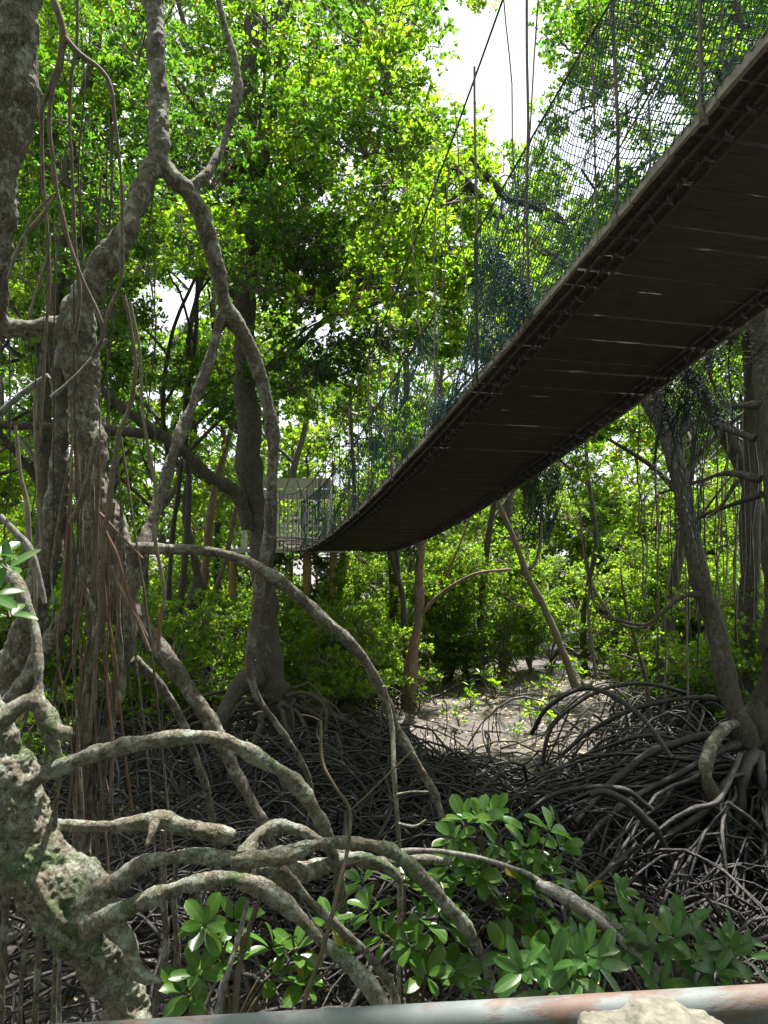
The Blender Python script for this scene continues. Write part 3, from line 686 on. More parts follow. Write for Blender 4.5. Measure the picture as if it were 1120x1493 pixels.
# thin aerial roots about the trunk
AER = [
 (M['aerial'], [(80, 0, 3.6, 15), (92, 45, 3.6, 13), (85, 90, 3.6, 10), (72, 130, 3.6, 8), (62, 165, 3.6, 7), (62, 250, 3.6, 6), (66, 300, 3.6, 7), (72, 400, 3.6, 6), (66, 500, 3.6, 5), (58, 640, 3.6, 5)]),
 (M['aerial'], [(92, 50, 3.6, 10), (118, 80, 3.6, 9), (145, 100, 3.6, 8), (160, 125, 3.6, 9), (168, 180, 3.6, 7), (176, 250, 3.6, 6), (178, 330, 3.6, 6), (176, 410, 3.6, 7), (160, 450, 3.6, 6), (148, 490, 3.6, 6)]),
 (M['aerial'], [(112, -20, 3.7, 6), (112, 60, 3.7, 6), (104, 110, 3.7, 6), (101, 180, 3.7, 5), (106, 260, 3.7, 6), (110, 350, 3.7, 6), (116, 430, 3.7, 8), (108, 500, 3.7, 7)]),
 (M['aerial'], [(92, 60, 3.6, 9), (88, 100, 3.6, 8), (76, 135, 3.6, 8), (72, 190, 3.6, 7), (82, 270, 3.6, 8), (88, 300, 3.6, 8), (100, 350, 3.6, 7), (120, 405, 3.6, 7), (150, 480, 3.6, 7), (135, 520, 3.65, 6)]),
 (M['aerial'], [(180, 430, 3.9, 7), (190, 470, 3.9, 6), (198, 530, 3.9, 7), (190, 590, 3.9, 9), (172, 640, 3.9, 9), (165, 690, 3.9, 9), (158, 750, 3.9, 10), (152, 770, 3.9, 13), (150, 815, 3.9, 11), (148, 830, 3.9, 12), (145, 900, 3.9, 8), (138, 1000, 3.9, 8), (130, 1080, 3.9, 7)]),
 (M['twig'], [(190, 440, 4.1, 6), (205, 520, 4.1, 6), (208, 600, 4.1, 6), (220, 670, 4.1, 7), (228, 720, 4.1, 8), (225, 780, 4.1, 6), (238, 850, 4.1, 7), (240, 890, 4.1, 5)]),
 (M['redroot'], [(237, 880, 4.1, 6), (233, 920, 4.1, 9), (231, 950, 4.1, 5)]),
 (M['redroot'], [(145, 748, 3.9, 6), (165, 768, 3.9, 5), (190, 795, 3.9, 5), (208, 814, 3.9, 4)]),
 (M['redroot'], [(155, 775, 3.9, 6), (168, 805, 3.9, 7), (178, 835, 3.9, 6), (192, 880, 3.9, 6), (215, 930, 3.9, 5)]),
 (M['aerial'], [(160, 825, 3.85, 9), (172, 850, 3.85, 8), (185, 880, 3.85, 9), (200, 905, 3.85, 7), (218, 950, 3.85, 6)]),
 (M['aerial'], [(138, 650, 4.0, 8), (132, 675, 4.0, 9), (128, 700, 4.0, 8), (118, 730, 4.0, 10), (104, 762, 4.0, 12)]),
 (M['twig'], [(22, 620, 3.6, 6), (30, 690, 3.6, 7), (40, 740, 3.6, 8), (45, 800, 3.6, 7), (52, 870, 3.6, 7), (46, 960, 3.6, 6)]),
 (M['twig'], [(50, 560, 4.4, 6), (52, 660, 4.4, 6), (58, 750, 4.4, 6), (62, 800, 4.4, 5)]),
 (M['bark_grey'], [(0, 600, 4.2, 8), (35, 572, 4.2, 10), (72, 548, 4.2, 12)]),
 (M['bark_grey'], [(0, 752, 3.4, 12), (22, 775, 3.4, 12), (42, 800, 3.4, 14), (56, 835, 3.4, 11), (66, 880, 3.4, 8)]),
 (M['bark_grey'], [(155, 495, 3.9, 7), (120, 540, 3.9, 7), (75, 580, 3.9, 7)]),
 (M['twig'], [(35, 400, 3.6, 4), (40, 330, 3.6, 5), (70, 290, 3.6, 5), (82, 282, 3.6, 5)]),
 (M['twig'], [(12, 405, 3.6, 6), (32, 350, 3.6, 6), (62, 315, 3.6, 7), (80, 285, 3.6, 6)]),
 (M['twig'], [(42, 460, 3.6, 5), (55, 420, 3.6, 6), (68, 380, 3.6, 7), (72, 340, 3.6, 6)]),
]
for m_, c in AER:
    mb = MB(); tube(mb, pxpath(c, 5, .5, 5.0, c[0][0]), 7); part('aerial_root', mb, m_, tA)
# the brown sheaf of slender roots between the stilts
for k in range(30):
    x0 = rng.uniform(95, 178); y0 = rng.uniform(600, 850); x1 = x0 + rng.normal(-14, 55); w = rng.choice([2.5, 3, 4, 5, 7])
    Yd = rng.uniform(3.95, 4.35); y1 = rng.uniform(1150, 1350); xm = (x0 + x1) / 2 + rng.normal(0, 9)
    c = [(x0, y0, Yd, w), (x0 * .7 + x1 * .3 + rng.normal(0, 4), y0 * .66 + y1 * .34, Yd, w), (xm, (y0 + y1) / 2, Yd, w), (x1 * .8 + x0 * .2 + rng.normal(0, 4), y0 * .2 + y1 * .8, Yd, w), (x1, y1, Yd, w * .9)]
    mb = MB(); tube(mb, pxpath(c, 4, .5, 5.0, k), 6); part('aerial_root', mb, M[random.choice(['redroot', 'aerial', 'aerial', 'bark_a', 'bark_a', 'bark_dark', 'bark_dark'])], tA)
for k in range(18):
    x0 = rng.uniform(-10, 230); y0 = rng.uniform(-20, 500); Yd = rng.uniform(3.7, 6); w = rng.uniform(2, 4.5); ln = rng.uniform(250, 560)
    c = [(x0 + rng.normal(0, 6) * t + rng.normal(0, 4), y0 + ln * t, Yd, w) for t in np.linspace(0, 1, 6)]
    mb = MB(); tube(mb, pxpath(c, 4, .5, 5.0, k), 5); part('aerial_root', mb, M['bark_dark'], tA)

# --- foreground leaning stump
tS = empty('mangrove_stump', tuple(np.array((P(150, 1380, 2.9)[0], 2.9, 0))), 'thick lichen covered mangrove stump in the lower left corner with curling limbs', 'tree stump')
S_ = [
 ('trunk', [(-60, 1020, 2.9, 110), (-20, 1110, 2.9, 120), (15, 1175, 2.9, 112), (45, 1240, 2.9, 108), (85, 1300, 2.88, 112), (125, 1345, 2.85, 118), (155, 1400, 2.85, 92), (178, 1460, 2.85, 72), (200, 1540, 2.85, 74), (215, 1640, 2.85, 80)]),
 ('limb', [(8, 1160, 2.88, 60), (45, 1142, 2.85, 36), (95, 1115, 2.82, 31), (150, 1095, 2.8, 28), (215, 1080, 2.8, 27), (280, 1074, 2.8, 25), (330, 1078, 2.8, 26), (372, 1100, 2.85, 27), (415, 1130, 2.9, 28), (448, 1165, 2.95, 27), (470, 1200, 3.0, 24), (488, 1250, 3.05, 22), (500, 1330, 3.1, 20)]),
 ('limb', [(50, 1200, 3.05, 26), (110, 1203, 3.1, 24), (165, 1205, 3.12, 25), (205, 1200, 3.1, 26), (235, 1195, 3.1, 32), (265, 1205, 3.1, 26), (300, 1212, 3.1, 27), (328, 1218, 3.1, 33), (342, 1222, 3.1, 26)]),
 ('broken_stub', [(225, 1198, 3.05, 20), (222, 1212, 3.0, 15), (218, 1225, 2.98, 12), (212, 1238, 2.96, 5)]),
 ('limb', [(110, 1335, 2.8, 60), (155, 1302, 2.75, 42), (190, 1272, 2.72, 32), (215, 1255, 2.7, 28), (260, 1250, 2.7, 28), (310, 1250, 2.7, 29), (360, 1252, 2.72, 30), (410, 1250, 2.75, 28), (440, 1238, 2.78, 26), (480, 1228, 2.8, 24), (530, 1230, 2.85, 24), (575, 1245, 2.9, 25), (610, 1275, 2.95, 26), (645, 1315, 3.0, 24), (680, 1355, 3.05, 23), (705, 1400, 3.1, 20), (718, 1460, 3.12, 20), (725, 1560, 3.12, 20)]),
 ('limb', [(135, 1350, 2.75, 56), (175, 1328, 2.68, 38), (215, 1312, 2.62, 31), (265, 1295, 2.6, 27), (320, 1282, 2.6, 29), (355, 1285, 2.6, 34), (400, 1308, 2.62, 32), (440, 1340, 2.62, 28), (475, 1378, 2.62, 28), (515, 1412, 2.62, 32), (550, 1455, 2.62, 34), (580, 1520, 2.62, 32)]),
 ('limb', [(350, 1270, 2.85, 36), (362, 1240, 2.95, 34), (380, 1215, 3.0, 28), (405, 1203, 3.05, 27), (435, 1212, 3.1, 28), (465, 1225, 3.15, 22), (500, 1250, 3.15, 24), (560, 1258, 3.15, 22), (620, 1252, 3.2, 17), (660, 1256, 3.2, 12)]),
 ('limb', [(370, 1275, 2.8, 46), (410, 1275, 2.85, 40), (440, 1272, 2.95, 34), (480, 1262, 3.05, 26), (520, 1252, 3.05, 22), (560, 1262, 3.05, 20), (585, 1285, 3.1, 16)]),
 ('limb', [(405, 1265, 2.8, 26), (430, 1288, 2.82, 18), (462, 1322, 2.85, 16), (500, 1358, 2.9, 18), (535, 1390, 2.95, 17), (570, 1440, 3.0, 18), (600, 1520, 3, 18)]),
 ('broken_stub', [(165, 1350, 2.7, 34), (188, 1375, 2.65, 34), (195, 1400, 2.62, 34), (205, 1420, 2.6, 26), (222, 1428, 2.58, 18), (238, 1432, 2.57, 6)]),
 ('limb', [(60, 1225, 3.0, 46), (95, 1245, 3.05, 30), (125, 1262, 3.08, 27), (152, 1285, 3.0, 27), (160, 1310, 2.9, 30)]),
 ('trunk', [(15, 1215, 2.82, 20), (45, 1270, 2.78, 17), (72, 1320, 2.74, 18), (95, 1350, 2.72, 14)]),
]
fused(tS, [(n_, pxpath(c, 5, .24, 6.0, 30.0 + k, .8 if k else .82)) for k, (n_, c) in enumerate(S_)], M['stump'], .0078, disp=.34, dfreq=17, smooth=3)
# the knuckled grey root at the left edge
tK = empty('gnarled_branch', tuple(np.array((P(40, 1050, 2.9)[0], 3.1, 0))), 'knuckled grey branch curling in from the left edge above the stump', 'branch')
K_ = [
 ('limb', [(-60, 1110, 2.7, 36), (-20, 1075, 2.72, 34), (5, 1050, 2.75, 32), (30, 1032, 2.78, 30), (50, 1025, 2.8, 38), (68, 1045, 2.8, 40), (85, 1065, 2.78, 30), (103, 1068, 2.76, 22)]),
 ('limb', [(50, 1030, 2.8, 34), (56, 1005, 2.82, 18), (56, 960, 2.85, 17), (50, 915, 2.9, 17), (36, 880, 2.92, 18), (22, 850, 2.95, 24), (6, 832, 3.0, 22), (-20, 800, 3.0, 18), (-60, 760, 3, 18)]),
 ('limb', [(60, 1050, 2.8, 26), (76, 1085, 2.85, 20), (85, 1130, 2.9, 13), (80, 1200, 2.95, 11), (84, 1300, 3.0, 10), (80, 1420, 3.05, 10), (76, 1560, 3.05, 10)]),
]
fused(tK, [(n_, pxpath(c, 5, .25, 6.0, 50.0 + k)) for k, (n_, c) in enumerate(K_)], M['stump'], .0085, disp=.3, dfreq=15)

# --- the tall centre tree
tC = px_tree('tall_mangrove_tree', 'tall dark straight trunk standing behind the twisted limbs left of the bridge end',
 [(376, -60, 9.2, 26), (372, 0, 9.2, 27), (364, 90, 9.3, 30), (358, 170, 9.5, 34), (358, 260, 9.6, 38), (362, 340, 9.7, 36), (358, 420, 9.8, 38), (357, 520, 9.9, 38), (360, 600, 10, 40), (366, 680, 10, 44), (378, 760, 10, 44), (384, 850, 10, 41), (392, 930, 10, 45), (402, 990, 10, 54), (412, 1060, 10, 46)],
 [[(440, -60, 9.3, 16), (415, 0, 9.4, 22), (408, 110, 9.4, 20), (395, 170, 9.5, 20), (382, 240, 9.6, 20), (368, 300, 9.7, 24)],
  [(362, 770, 9.9, 26), (345, 720, 9.8, 22), (300, 690, 9.6, 20), (265, 655, 9.4, 20), (225, 628, 9.2, 18), (170, 588, 9.0, 14), (120, 540, 8.8, 11), (60, 510, 8.6, 9)],
  [(262, 650, 9.4, 16), (230, 635, 9.3, 17), (180, 630, 9.3, 17), (100, 624, 9.2, 16), (0, 618, 9, 14), (-60, 610, 9, 12)],
  [(356, 440, 9.8, 20), (330, 420, 9.7, 14), (300, 392, 9.6, 14), (250, 372, 9.5, 14), (195, 352, 9.4, 13), (155, 318, 9.3, 13), (110, 280, 9.2, 11), (60, 235, 9, 9), (30, 210, 9, 8)],
  [(358, 290, 9.6, 20), (340, 240, 9.5, 13), (305, 180, 9.3, 12), (262, 125, 9.2, 12), (205, 60, 9.1, 12), (165, 15, 9, 12), (130, -30, 9, 11)],
  [(340, 245, 9.4, 12), (318, 195, 9.4, 10), (292, 130, 9.4, 10), (275, 60, 9.4, 9), (256, -10, 9.4, 9)],
  [(372, 550, 9.9, 22), (400, 530, 9.6, 11), (440, 500, 9.5, 10), (475, 465, 9.4, 10), (530, 448, 9.4, 8), (600, 428, 9.3, 6), (700, 408, 9.2, 5)],
  [(368, 250, 9.5, 9), (385, 130, 9.4, 7), (386, 40, 9.4, 6), (384, -20, 9.4, 6)],
  [(384, 40, 9.2, 8), (420, 62, 9, 8), (470, 72, 8.8, 7), (520, 60, 8.6, 5), (580, 50, 8.5, 4)],
  [(365, 330, 9.5, 10), (345, 280, 9.2, 9), (330, 255, 9, 9), (300, 240, 8.8, 8)]], 'bark_dark', sides=14)
p_, r_ = arc_roots(30, (P(404, 1000, 10)[0], 10, 0), .25, .7, (.018, .042), (.6, 2.0), bump=(.0, .2)); add_roots(tC, p_, r_, 'bark_dark')
for c in ([(375, 985, 9.8, 40), (345, 1005, 9.6, 30), (325, 1040, 9.4, 26), (320, 1090, 9.3, 22)],):
    mb = MB(); tube(mb, pxpath(c, 5, .3, 3), 9); part('limb', mb, M['bark_dark'], tC)

# --- the right-hand pair on their root boss
RY = 6.6
tR = px_tree('mangrove_tree', 'upright mangrove trunk at the right edge rising from a dome of stilt roots',
 [(1097, 440, 6.9, 34), (1110, 520, 6.9, 36), (1124, 600, 6.8, 38), (1134, 680, 6.7, 46), (1134, 780, 6.6, 50), (1132, 880, 6.6, 46), (1130, 960, 6.6, 48), (1124, 1030, 6.6, 60), (1116, 1075, 6.6, 84), (1114, 1110, 6.6, 62), (1116, 1150, 6.6, 30)],
 [[(1112, 590, 6.8, 18), (1085, 592, 6.9, 11), (1058, 590, 7, 9), (1040, 560, 7, 7), (1030, 530, 7, 5)],
  [(1110, 700, 6.7, 16), (1060, 690, 6.9, 9), (1010, 705, 7.1, 7), (960, 720, 7.3, 5)],
  [(1112, 720, 6.7, 14), (1070, 735, 6.9, 9), (1020, 755, 7.1, 7), (985, 775, 7.2, 5)],
  [(1100, 640, 6.8, 14), (1060, 625, 7, 10), (1020, 610, 7.1, 8), (990, 640, 7.2, 6)],
  [(1075, 700, 6.8, 9), (1050, 740, 6.9, 6), (1030, 755, 6.9, 4)]], 'bark_dark', sides=14)
tR2 = px_tree('leaning_mangrove_tree', 'leaning mangrove trunk crossing the torn netting on the right below the deck',
 [(905, 500, 7.4, 20), (935, 560, 7.3, 24), (965, 620, 7.2, 28), (985, 668, 7.1, 30), (995, 720, 7.0, 30), (1010, 790, 6.9, 32), (1025, 860, 6.8, 34), (1042, 920, 6.7, 36), (1058, 990, 6.6, 36), (1075, 1045, 6.5, 40), (1088, 1090, 6.5, 44), (1094, 1120, 6.5, 24)],
 [[(982, 655, 7.1, 22), (975, 610, 7.2, 20), (960, 575, 7.3, 18), (945, 530, 7.4, 16)],
  [(1025, 868, 6.8, 16), (1000, 868, 6.7, 9), (975, 885, 6.7, 7), (945, 910, 6.7, 6), (905, 905, 6.7, 5), (870, 890, 6.7, 4), (858, 830, 6.8, 4), (850, 780, 6.8, 3)]], 'bark_dark', sides=14)
boss = np.array((P(1100, 1080, RY)[0], RY, 0)); zb = P(1100, 1090, RY)[2]
big = [
 ('bark_a', [(1082, 1052, 6.5, 16), (1056, 1062, 6.3, 19), (1034, 1098, 6.1, 21), (1028, 1128, 6.0, 22), (1046, 1165, 6.0, 22), (1068, 1205, 6.0, 20), (1082, 1245, 6.0, 18), (1078, 1290, 6.0, 14), (1065, 1340, 6, 12)]),
 ('root', [(1070, 1068, 6.5, 14), (1000, 1080, 6.4, 15), (945, 1100, 6.3, 16), (905, 1130, 6.2, 15), (870, 1165, 6.1, 14), (840, 1200, 6.0, 12)]),
 ('root', [(1075, 1085, 6.4, 18), (1040, 1100, 6.2, 12), (990, 1130, 6.1, 12), (930, 1160, 6.0, 12), (880, 1200, 5.9, 12), (840, 1250, 5.8, 11)]),
 ('root', [(1100, 1095, 6.3, 22), (1085, 1130, 6.1, 20), (1080, 1180, 6.0, 18), (1060, 1250, 5.9, 16), (1050, 1330, 5.8, 14)]),
 ('root', [(1108, 1100, 6.3, 22), (1112, 1150, 6.1, 18), (1120, 1220, 6.0, 16), (1124, 1320, 5.8, 16)]),
 ('root', [(1085, 1100, 6.3, 18), (1060, 1140, 6.1, 13), (1020, 1190, 5.9, 12), (960, 1230, 5.8, 12), (925, 1290, 5.7, 12)]),
 ('root', [(980, 1105, 6.0, 8), (930, 1040, 6.3, 8), (860, 1003, 6.6, 8), (800, 1030, 6.8, 8), (775, 1070, 7, 8)]),
 ('root', [(1060, 1020, 6.6, 8), (1000, 1018, 6.7, 8), (930, 1032, 6.8, 8), (870, 1060, 6.9, 8), (820, 1100, 7.0, 8)]),
 ('root', [(1000, 1010, 6.8, 7), (950, 998, 6.8, 8), (900, 1000, 6.8, 7), (850, 1020, 6.8, 7), (805, 1060, 6.8, 7), (790, 1110, 6.8, 7)]),
 ('root', [(1080, 1100, 6.0, 9), (1050, 1165, 5.6, 9), (1010, 1180, 5.5, 10), (975, 1200, 5.5, 9), (930, 1240, 5.5, 8), (900, 1290, 5.5, 8)]),
 ('root', [(1060, 1170, 5.4, 8), (1100, 1200, 5.4, 9), (1125, 1230, 5.4, 9)]),
 ('root', [(860, 1160, 5.4, 12), (880, 1155, 5.4, 12), (915, 1170, 5.4, 13), (940, 1195, 5.4, 14), (960, 1215, 5.4, 12), (985, 1270, 5.4, 11)]),
 ('root', [(930, 1230, 5.3, 13), (900, 1262, 5.3, 12), (880, 1300, 5.3, 11), (870, 1350, 5.3, 11)]),
 ('root', [(700, 1240, 5.6, 7), (760, 1190, 5.6, 8), (820, 1155, 5.6, 8), (905, 1150, 5.6, 9), (950, 1180, 5.6, 9)]),
]
for m_, c in big:
    mb = MB(); tube(mb, pxpath(c, 5, .3, 5.0, c[0][0]), 9); part('prop_root', mb, M[m_], tR)
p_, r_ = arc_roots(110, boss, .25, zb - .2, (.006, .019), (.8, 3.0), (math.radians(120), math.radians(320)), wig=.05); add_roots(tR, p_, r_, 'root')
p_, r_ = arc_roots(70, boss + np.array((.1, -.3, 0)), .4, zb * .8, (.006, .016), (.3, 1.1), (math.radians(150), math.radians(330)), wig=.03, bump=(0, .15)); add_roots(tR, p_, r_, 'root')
for k in range(38):               # curtain of hanging roots behind the leaning trunk
    x0 = rng.uniform(930, 1100); Yd = rng.uniform(7.2, 9.5); y0 = rng.uniform(600, 760); ln = rng.uniform(90, 300); w = rng.uniform(1.6, 3.6)
    c = [(x0 + rng.normal(0, 2.5), y0 + ln * t, Yd, w) for t in np.linspace(0, 1, 5)]
    mb = MB(); tube(mb, pxpath(c, 3, .5, 5.0, k), 4); part('aerial_root', mb, M['root'] if k % 2 else M['twig'], tR)

# --- trees that show a trunk further back
px_tree('slender_mangrove_tree', 'reddish lit trunk standing below the bridge deck beyond the mud', [(600, 640, 12.5, 12), (613, 765, 12.5, 14), (612, 830, 12.5, 15), (612, 890, 12.5, 15), (604, 940, 12.5, 18), (598, 990, 12.5, 26), (596, 1015, 12.5, 30)],
 [[(612, 900, 12.5, 7), (640, 868, 12.3, 6), (690, 838, 12, 6), (745, 830, 12, 5)], [(612, 800, 12.5, 6), (622, 780, 12.5, 6), (618, 750, 12.5, 5)], [(650, 840, 12.2, 5), (668, 800, 12, 4), (690, 740, 12, 4), (700, 700, 12, 4)]], 'bark_warm')
px_tree('slender_mangrove_tree', 'thin forked tree leaning over the far end of the mud patch', [(700, 640, 14, 6), (722, 720, 14, 8), (748, 780, 14, 9), (768, 835, 14, 11), (800, 900, 14, 12), (825, 960, 14, 12), (842, 1005, 14, 16)],
 [[(766, 832, 14, 8), (780, 820, 14, 7), (788, 790, 14, 6), (790, 740, 14, 5)], [(724, 724, 14, 5), (708, 705, 14, 4), (690, 690, 14, 4)]], 'twig')
px_tree('slender_mangrove_tree', 'crooked dark stem left of the tall trunk with a sideways bend near its foot', [(300, 380, 13.6, 10), (278, 480, 13.6, 10), (275, 560, 13.6, 12), (282, 640, 13.6, 12), (270, 740, 13.6, 11), (285, 820, 13.6, 14), (290, 860, 13.6, 22), (275, 900, 13.6, 20), (300, 960, 13.6, 20), (310, 1010, 13.6, 20)],
 [[(290, 905, 13.6, 15), (310, 930, 13.6, 18), (330, 955, 13.6, 16), (345, 990, 13.6, 14)], [(275, 600, 13.6, 8), (262, 700, 13.6, 8), (250, 800, 13.6, 9), (245, 900, 13.6, 9)]], 'bark_dark')
px_tree('slender_mangrove_tree', 'slanting brown stem just left of the tall straight trunk', [(352, 520, 14.6, 8), (338, 620, 14.6, 10), (312, 720, 14.6, 13), (300, 820, 14.6, 14), (292, 900, 14.6, 16), (285, 990, 14.6, 18)], [[(345, 740, 14.6, 9), (325, 830, 14.6, 9), (300, 900, 14.6, 10)]], 'bark_warm')
px_tree('slender_mangrove_tree', 'dark stem between the bridge platform and the sunlit bushes', [(510, 560, 17, 6), (516, 700, 17, 7), (518, 800, 17, 7), (520, 900, 17, 9)], [], 'bark_dark')
px_tree('slender_mangrove_tree', 'twin crooked stems behind the bridge below the deck', [(560, 700, 14, 9), (566, 790, 14, 10), (585, 860, 14, 10), (592, 950, 14, 12)], [[(575, 740, 14, 8), (582, 840, 14, 8), (590, 900, 14, 8)]], 'bark_dark')
px_tree('broad_mangrove_tree', 'tree with a thick grey bough arching behind the netting at the top', [(520, 165, 10, 7), (580, 190, 10, 9), (640, 225, 10, 11), (700, 285, 10, 14), (760, 345, 10.2, 17), (840, 400, 10.4, 19), (930, 470, 10.6, 22), (1040, 600, 10.8, 26), (1110, 760, 11, 28), (1135, 900, 11, 30), (1140, 1025, 11, 36)],
 [[(600, 205, 10, 7), (570, 240, 9.8, 5), (540, 300, 9.8, 4)], [(680, 275, 10, 7), (600, 330, 9.8, 5), (540, 345, 9.8, 4)], [(660, 240, 10, 10), (690, 235, 9.8, 12), (715, 260, 9.8, 13), (740, 290, 9.9, 12), (780, 300, 10, 15), (815, 320, 10, 13), (840, 360, 10.2, 12)],
  [(680, 270, 10, 8), (660, 320, 10, 5), (640, 370, 10, 4)]], 'bark_dark')
px_tree('broad_mangrove_tree', 'trunk behind the net in the upper right corner', [(1030, -60, 9, 26), (1075, 30, 9, 28), (1060, 110, 9.2, 30), (1068, 200, 9.3, 32), (1090, 420, 9.6, 34), (1100, 620, 10, 34), (1085, 1000, 10.4, 36)], [[(1065, 120, 9.2, 14), (1000, 60, 9, 10), (940, 0, 9, 9)], [(1068, 170, 9.2, 10), (940, 240, 9.1, 7), (850, 330, 9, 6)]], 'bark_dark')
# dead twiggy saplings on the right
px_tree('bare_sapling', 'pale bare sapling on the mud in front of the dark right-hand bushes', [(905, 830, 9.5, 3), (912, 880, 9.5, 5), (925, 930, 9.5, 6), (940, 985, 9.5, 7), (945, 1020, 9.5, 8)], [[(925, 930, 9.5, 4), (895, 915, 9.5, 3), (870, 925, 9.5, 3)], [(935, 965, 9.5, 4), (905, 955, 9.5, 3), (880, 960, 9.5, 2)], [(928, 940, 9.5, 3), (955, 900, 9.5, 3), (960, 860, 9.5, 2)]], 'yellowstem', cat='sapling', register=False, sides=7)
px_tree('bare_sapling', 'bare grey sapling forking above the mud under the deck centre', [(845, 740, 9, 4), (850, 790, 9, 5), (862, 850, 9, 6), (900, 905, 9, 6), (945, 912, 9, 5), (985, 870, 9, 5), (1000, 850, 9, 3)], [[(860, 850, 9, 5), (858, 900, 9, 5), (870, 990, 9, 6)], [(850, 790, 9, 4), (835, 760, 9, 3)], [(862, 850, 9, 4), (895, 800, 9, 3), (920, 770, 9, 3)]], 'twig', cat='sapling', register=False, sides=7)

# generic background trees
def wild_tree(x, Y, h, r, lean, label, name='mangrove_tree', group=None, mat='bark_dark', nl=8):
    base = np.array((x, Y, 0.)); t = empty(name, tuple(base), label, 'tree', group)
    c = [(x, Y, -.1, r * 1.6)]; k_ = 7
    for k in range(1, k_ + 1):
        f = k / k_; c.append((x + lean * f * h + rng.normal(0, .11), Y + rng.normal(0, .11), h * f, r * (1.15 - .75 * f)))
    path = catmull(c, 4); mb = MB(); tube(mb, path, 8); part('trunk', mb, M[mat], t)
    for k in range(nl):
        s = path[rng.integers(len(path) // 3, len(path) - 2)]; a = rng.uniform(0, 6.28); ln = rng.uniform(1.0, 3.4)
        c = [(s[0] + math.cos(a) * ln * f, s[1] + math.sin(a) * ln * f, s[2] + ln * .75 * f ** .8 + rng.normal(0, .06), s[3] * .55 * (1 - .7 * f) + .006) for f in np.linspace(0, 1, 5)]
        mb = MB(); tube(mb, catmull(c, 3), 6); part('limb', mb, M[mat], t)
    p_, r_ = arc_roots(7, base, .1, .55, (.015, .03), (.4, 1.1), K=6)
    mb = MB(); v, q = tube_batch(p_, r_, 5); mb.add(v, q); tag(part('prop_root', mb, M[mat], t), kind='stuff')
    TREES.append(t); return t
BG = [(30, 9.5), (60, 15), (110, 12.5), (165, 17), (200, 13), (235, 21), (255, 12.5), (330, 17), (318, 24), (415, 20), (470, 22), (545, 25), (640, 17), (668, 22), (735, 19), (790, 24), (850, 16), (905, 21), (965, 14), (1010, 18), (1080, 24), (1150, 15), (-60, 12), (-40, 20), (1190, 20), (560, 15.5), (700, 15)]
ORD = ['first', 'second', 'third', 'fourth', 'fifth', 'sixth', 'seventh', 'eighth', 'ninth']
seen = {}
for i, (px, Y) in enumerate(sorted(BG)):
    zone = 'left of the tall trunk' if px < 350 else ('behind the bridge end' if px < 650 else 'on the right beyond the mud')
    dist = 'near' if Y < 14 else ('mid distance' if Y < 19 else 'far')
    k_o = seen.get((zone, dist), 0); seen[(zone, dist)] = k_o + 1
    wild_tree(P(px, 800, Y)[0], Y, rng.uniform(7.5, 12), rng.uniform(.05, .12), rng.uniform(-.12, .12), f'{ORD[k_o]} from the left among the {dist} slim mangroves {zone}', group=f'{dist} background mangroves {zone}')

# --- canopy: each leafy branch belongs to the nearest tree
GAPS = [(742, 55, 36, 70), (700, 160, 22, 40), (245, 455, 34, 18), (470, 470, 28, 12)]
def gap_at(p, grow=1.0):
    q = proj(p)
    if q is None: return False
    return any(((q[0] - gx) / (rx + grow)) ** 2 + ((q[1] - gy) / (ry + grow)) ** 2 < 1 for gx, gy, rx, ry in GAPS)
tb = np.array([t.location[:2] for t in TREES])
def nearest_tree(p): return TREES[int(np.argmin(((tb - p[:2]) ** 2).sum(1)))]
def canopy(n, xr, yr, Yr, s, kind='n', clear_bridge=True):
    for _ in range(n):
        px, py, Y = rng.uniform(*xr), rng.uniform(*yr), Yr[0] + (Yr[1] - Yr[0]) * rng.random() ** .8
        p = P(px, py, Y); sc_ = rng.uniform(*s)
        if p[2] < .4 or p[2] > 15: continue
        if 14.5 < p[1] < 22.5 and -1 < p[0] < 12 and p[2] > 5 and rng.random() < .93: continue
        if 9.5 < p[1] < 14.5 and .3 < p[0] < 4.6 and rng.random() < .6: continue
        if gap_at(p, 1.15 * sc_ / Y * F * .5): continue
        # keep the bridge corridor free
        if clear_bridge:
            c = p[0] - (BA + BB * p[1])
            if -1.2 < c < DW + 1.2 and p[1] < 15.5 and p[2] < EYE + mch(min(p[1], 14)) + .3: continue
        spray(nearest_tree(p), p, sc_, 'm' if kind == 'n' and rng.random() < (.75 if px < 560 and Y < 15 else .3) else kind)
canopy(38, (-60, 640), (-60, 420), (6.2, 9), (.45, .75))
canopy(80, (-100, 720), (-80, 560), (9, 13), (.6, .95))
canopy(70, (640, 1220), (-80, 520), (7.5, 13), (.6, .95))
canopy(130, (-150, 1270), (-60, 640), (13, 20), (.8, 1.25))
canopy(120, (-150, 1270), (150, 760), (20, 28), (1.1, 1.7))
canopy(60, (380, 1220), (480, 780), (18, 22), (.7, 1.1), 'b')
canopy(90, (40, 660), (330, 640), (10.5, 16), (.5, .85))
canopy(90, (0, 1220), (-60, 400), (9, 15), (.6, .95))
canopy(110, (-150, 1270), (380, 800), (22.5, 30), (1.4, 2.1))
canopy(30, (640, 1220), (-60, 420), (8, 12), (.6, .9))
canopy(16, (820, 1010), (540, 700), (12, 15), (.6, .9))
canopy(8, (660, 780), (-40, 120), (13, 17), (.5, .8))
canopy(9, (800, 900), (-40, 200), (9, 13), (.5, .8))
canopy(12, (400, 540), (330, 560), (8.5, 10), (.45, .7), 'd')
canopy(10, (250, 480), (150, 420), (10, 12), (.5, .8), 'd')

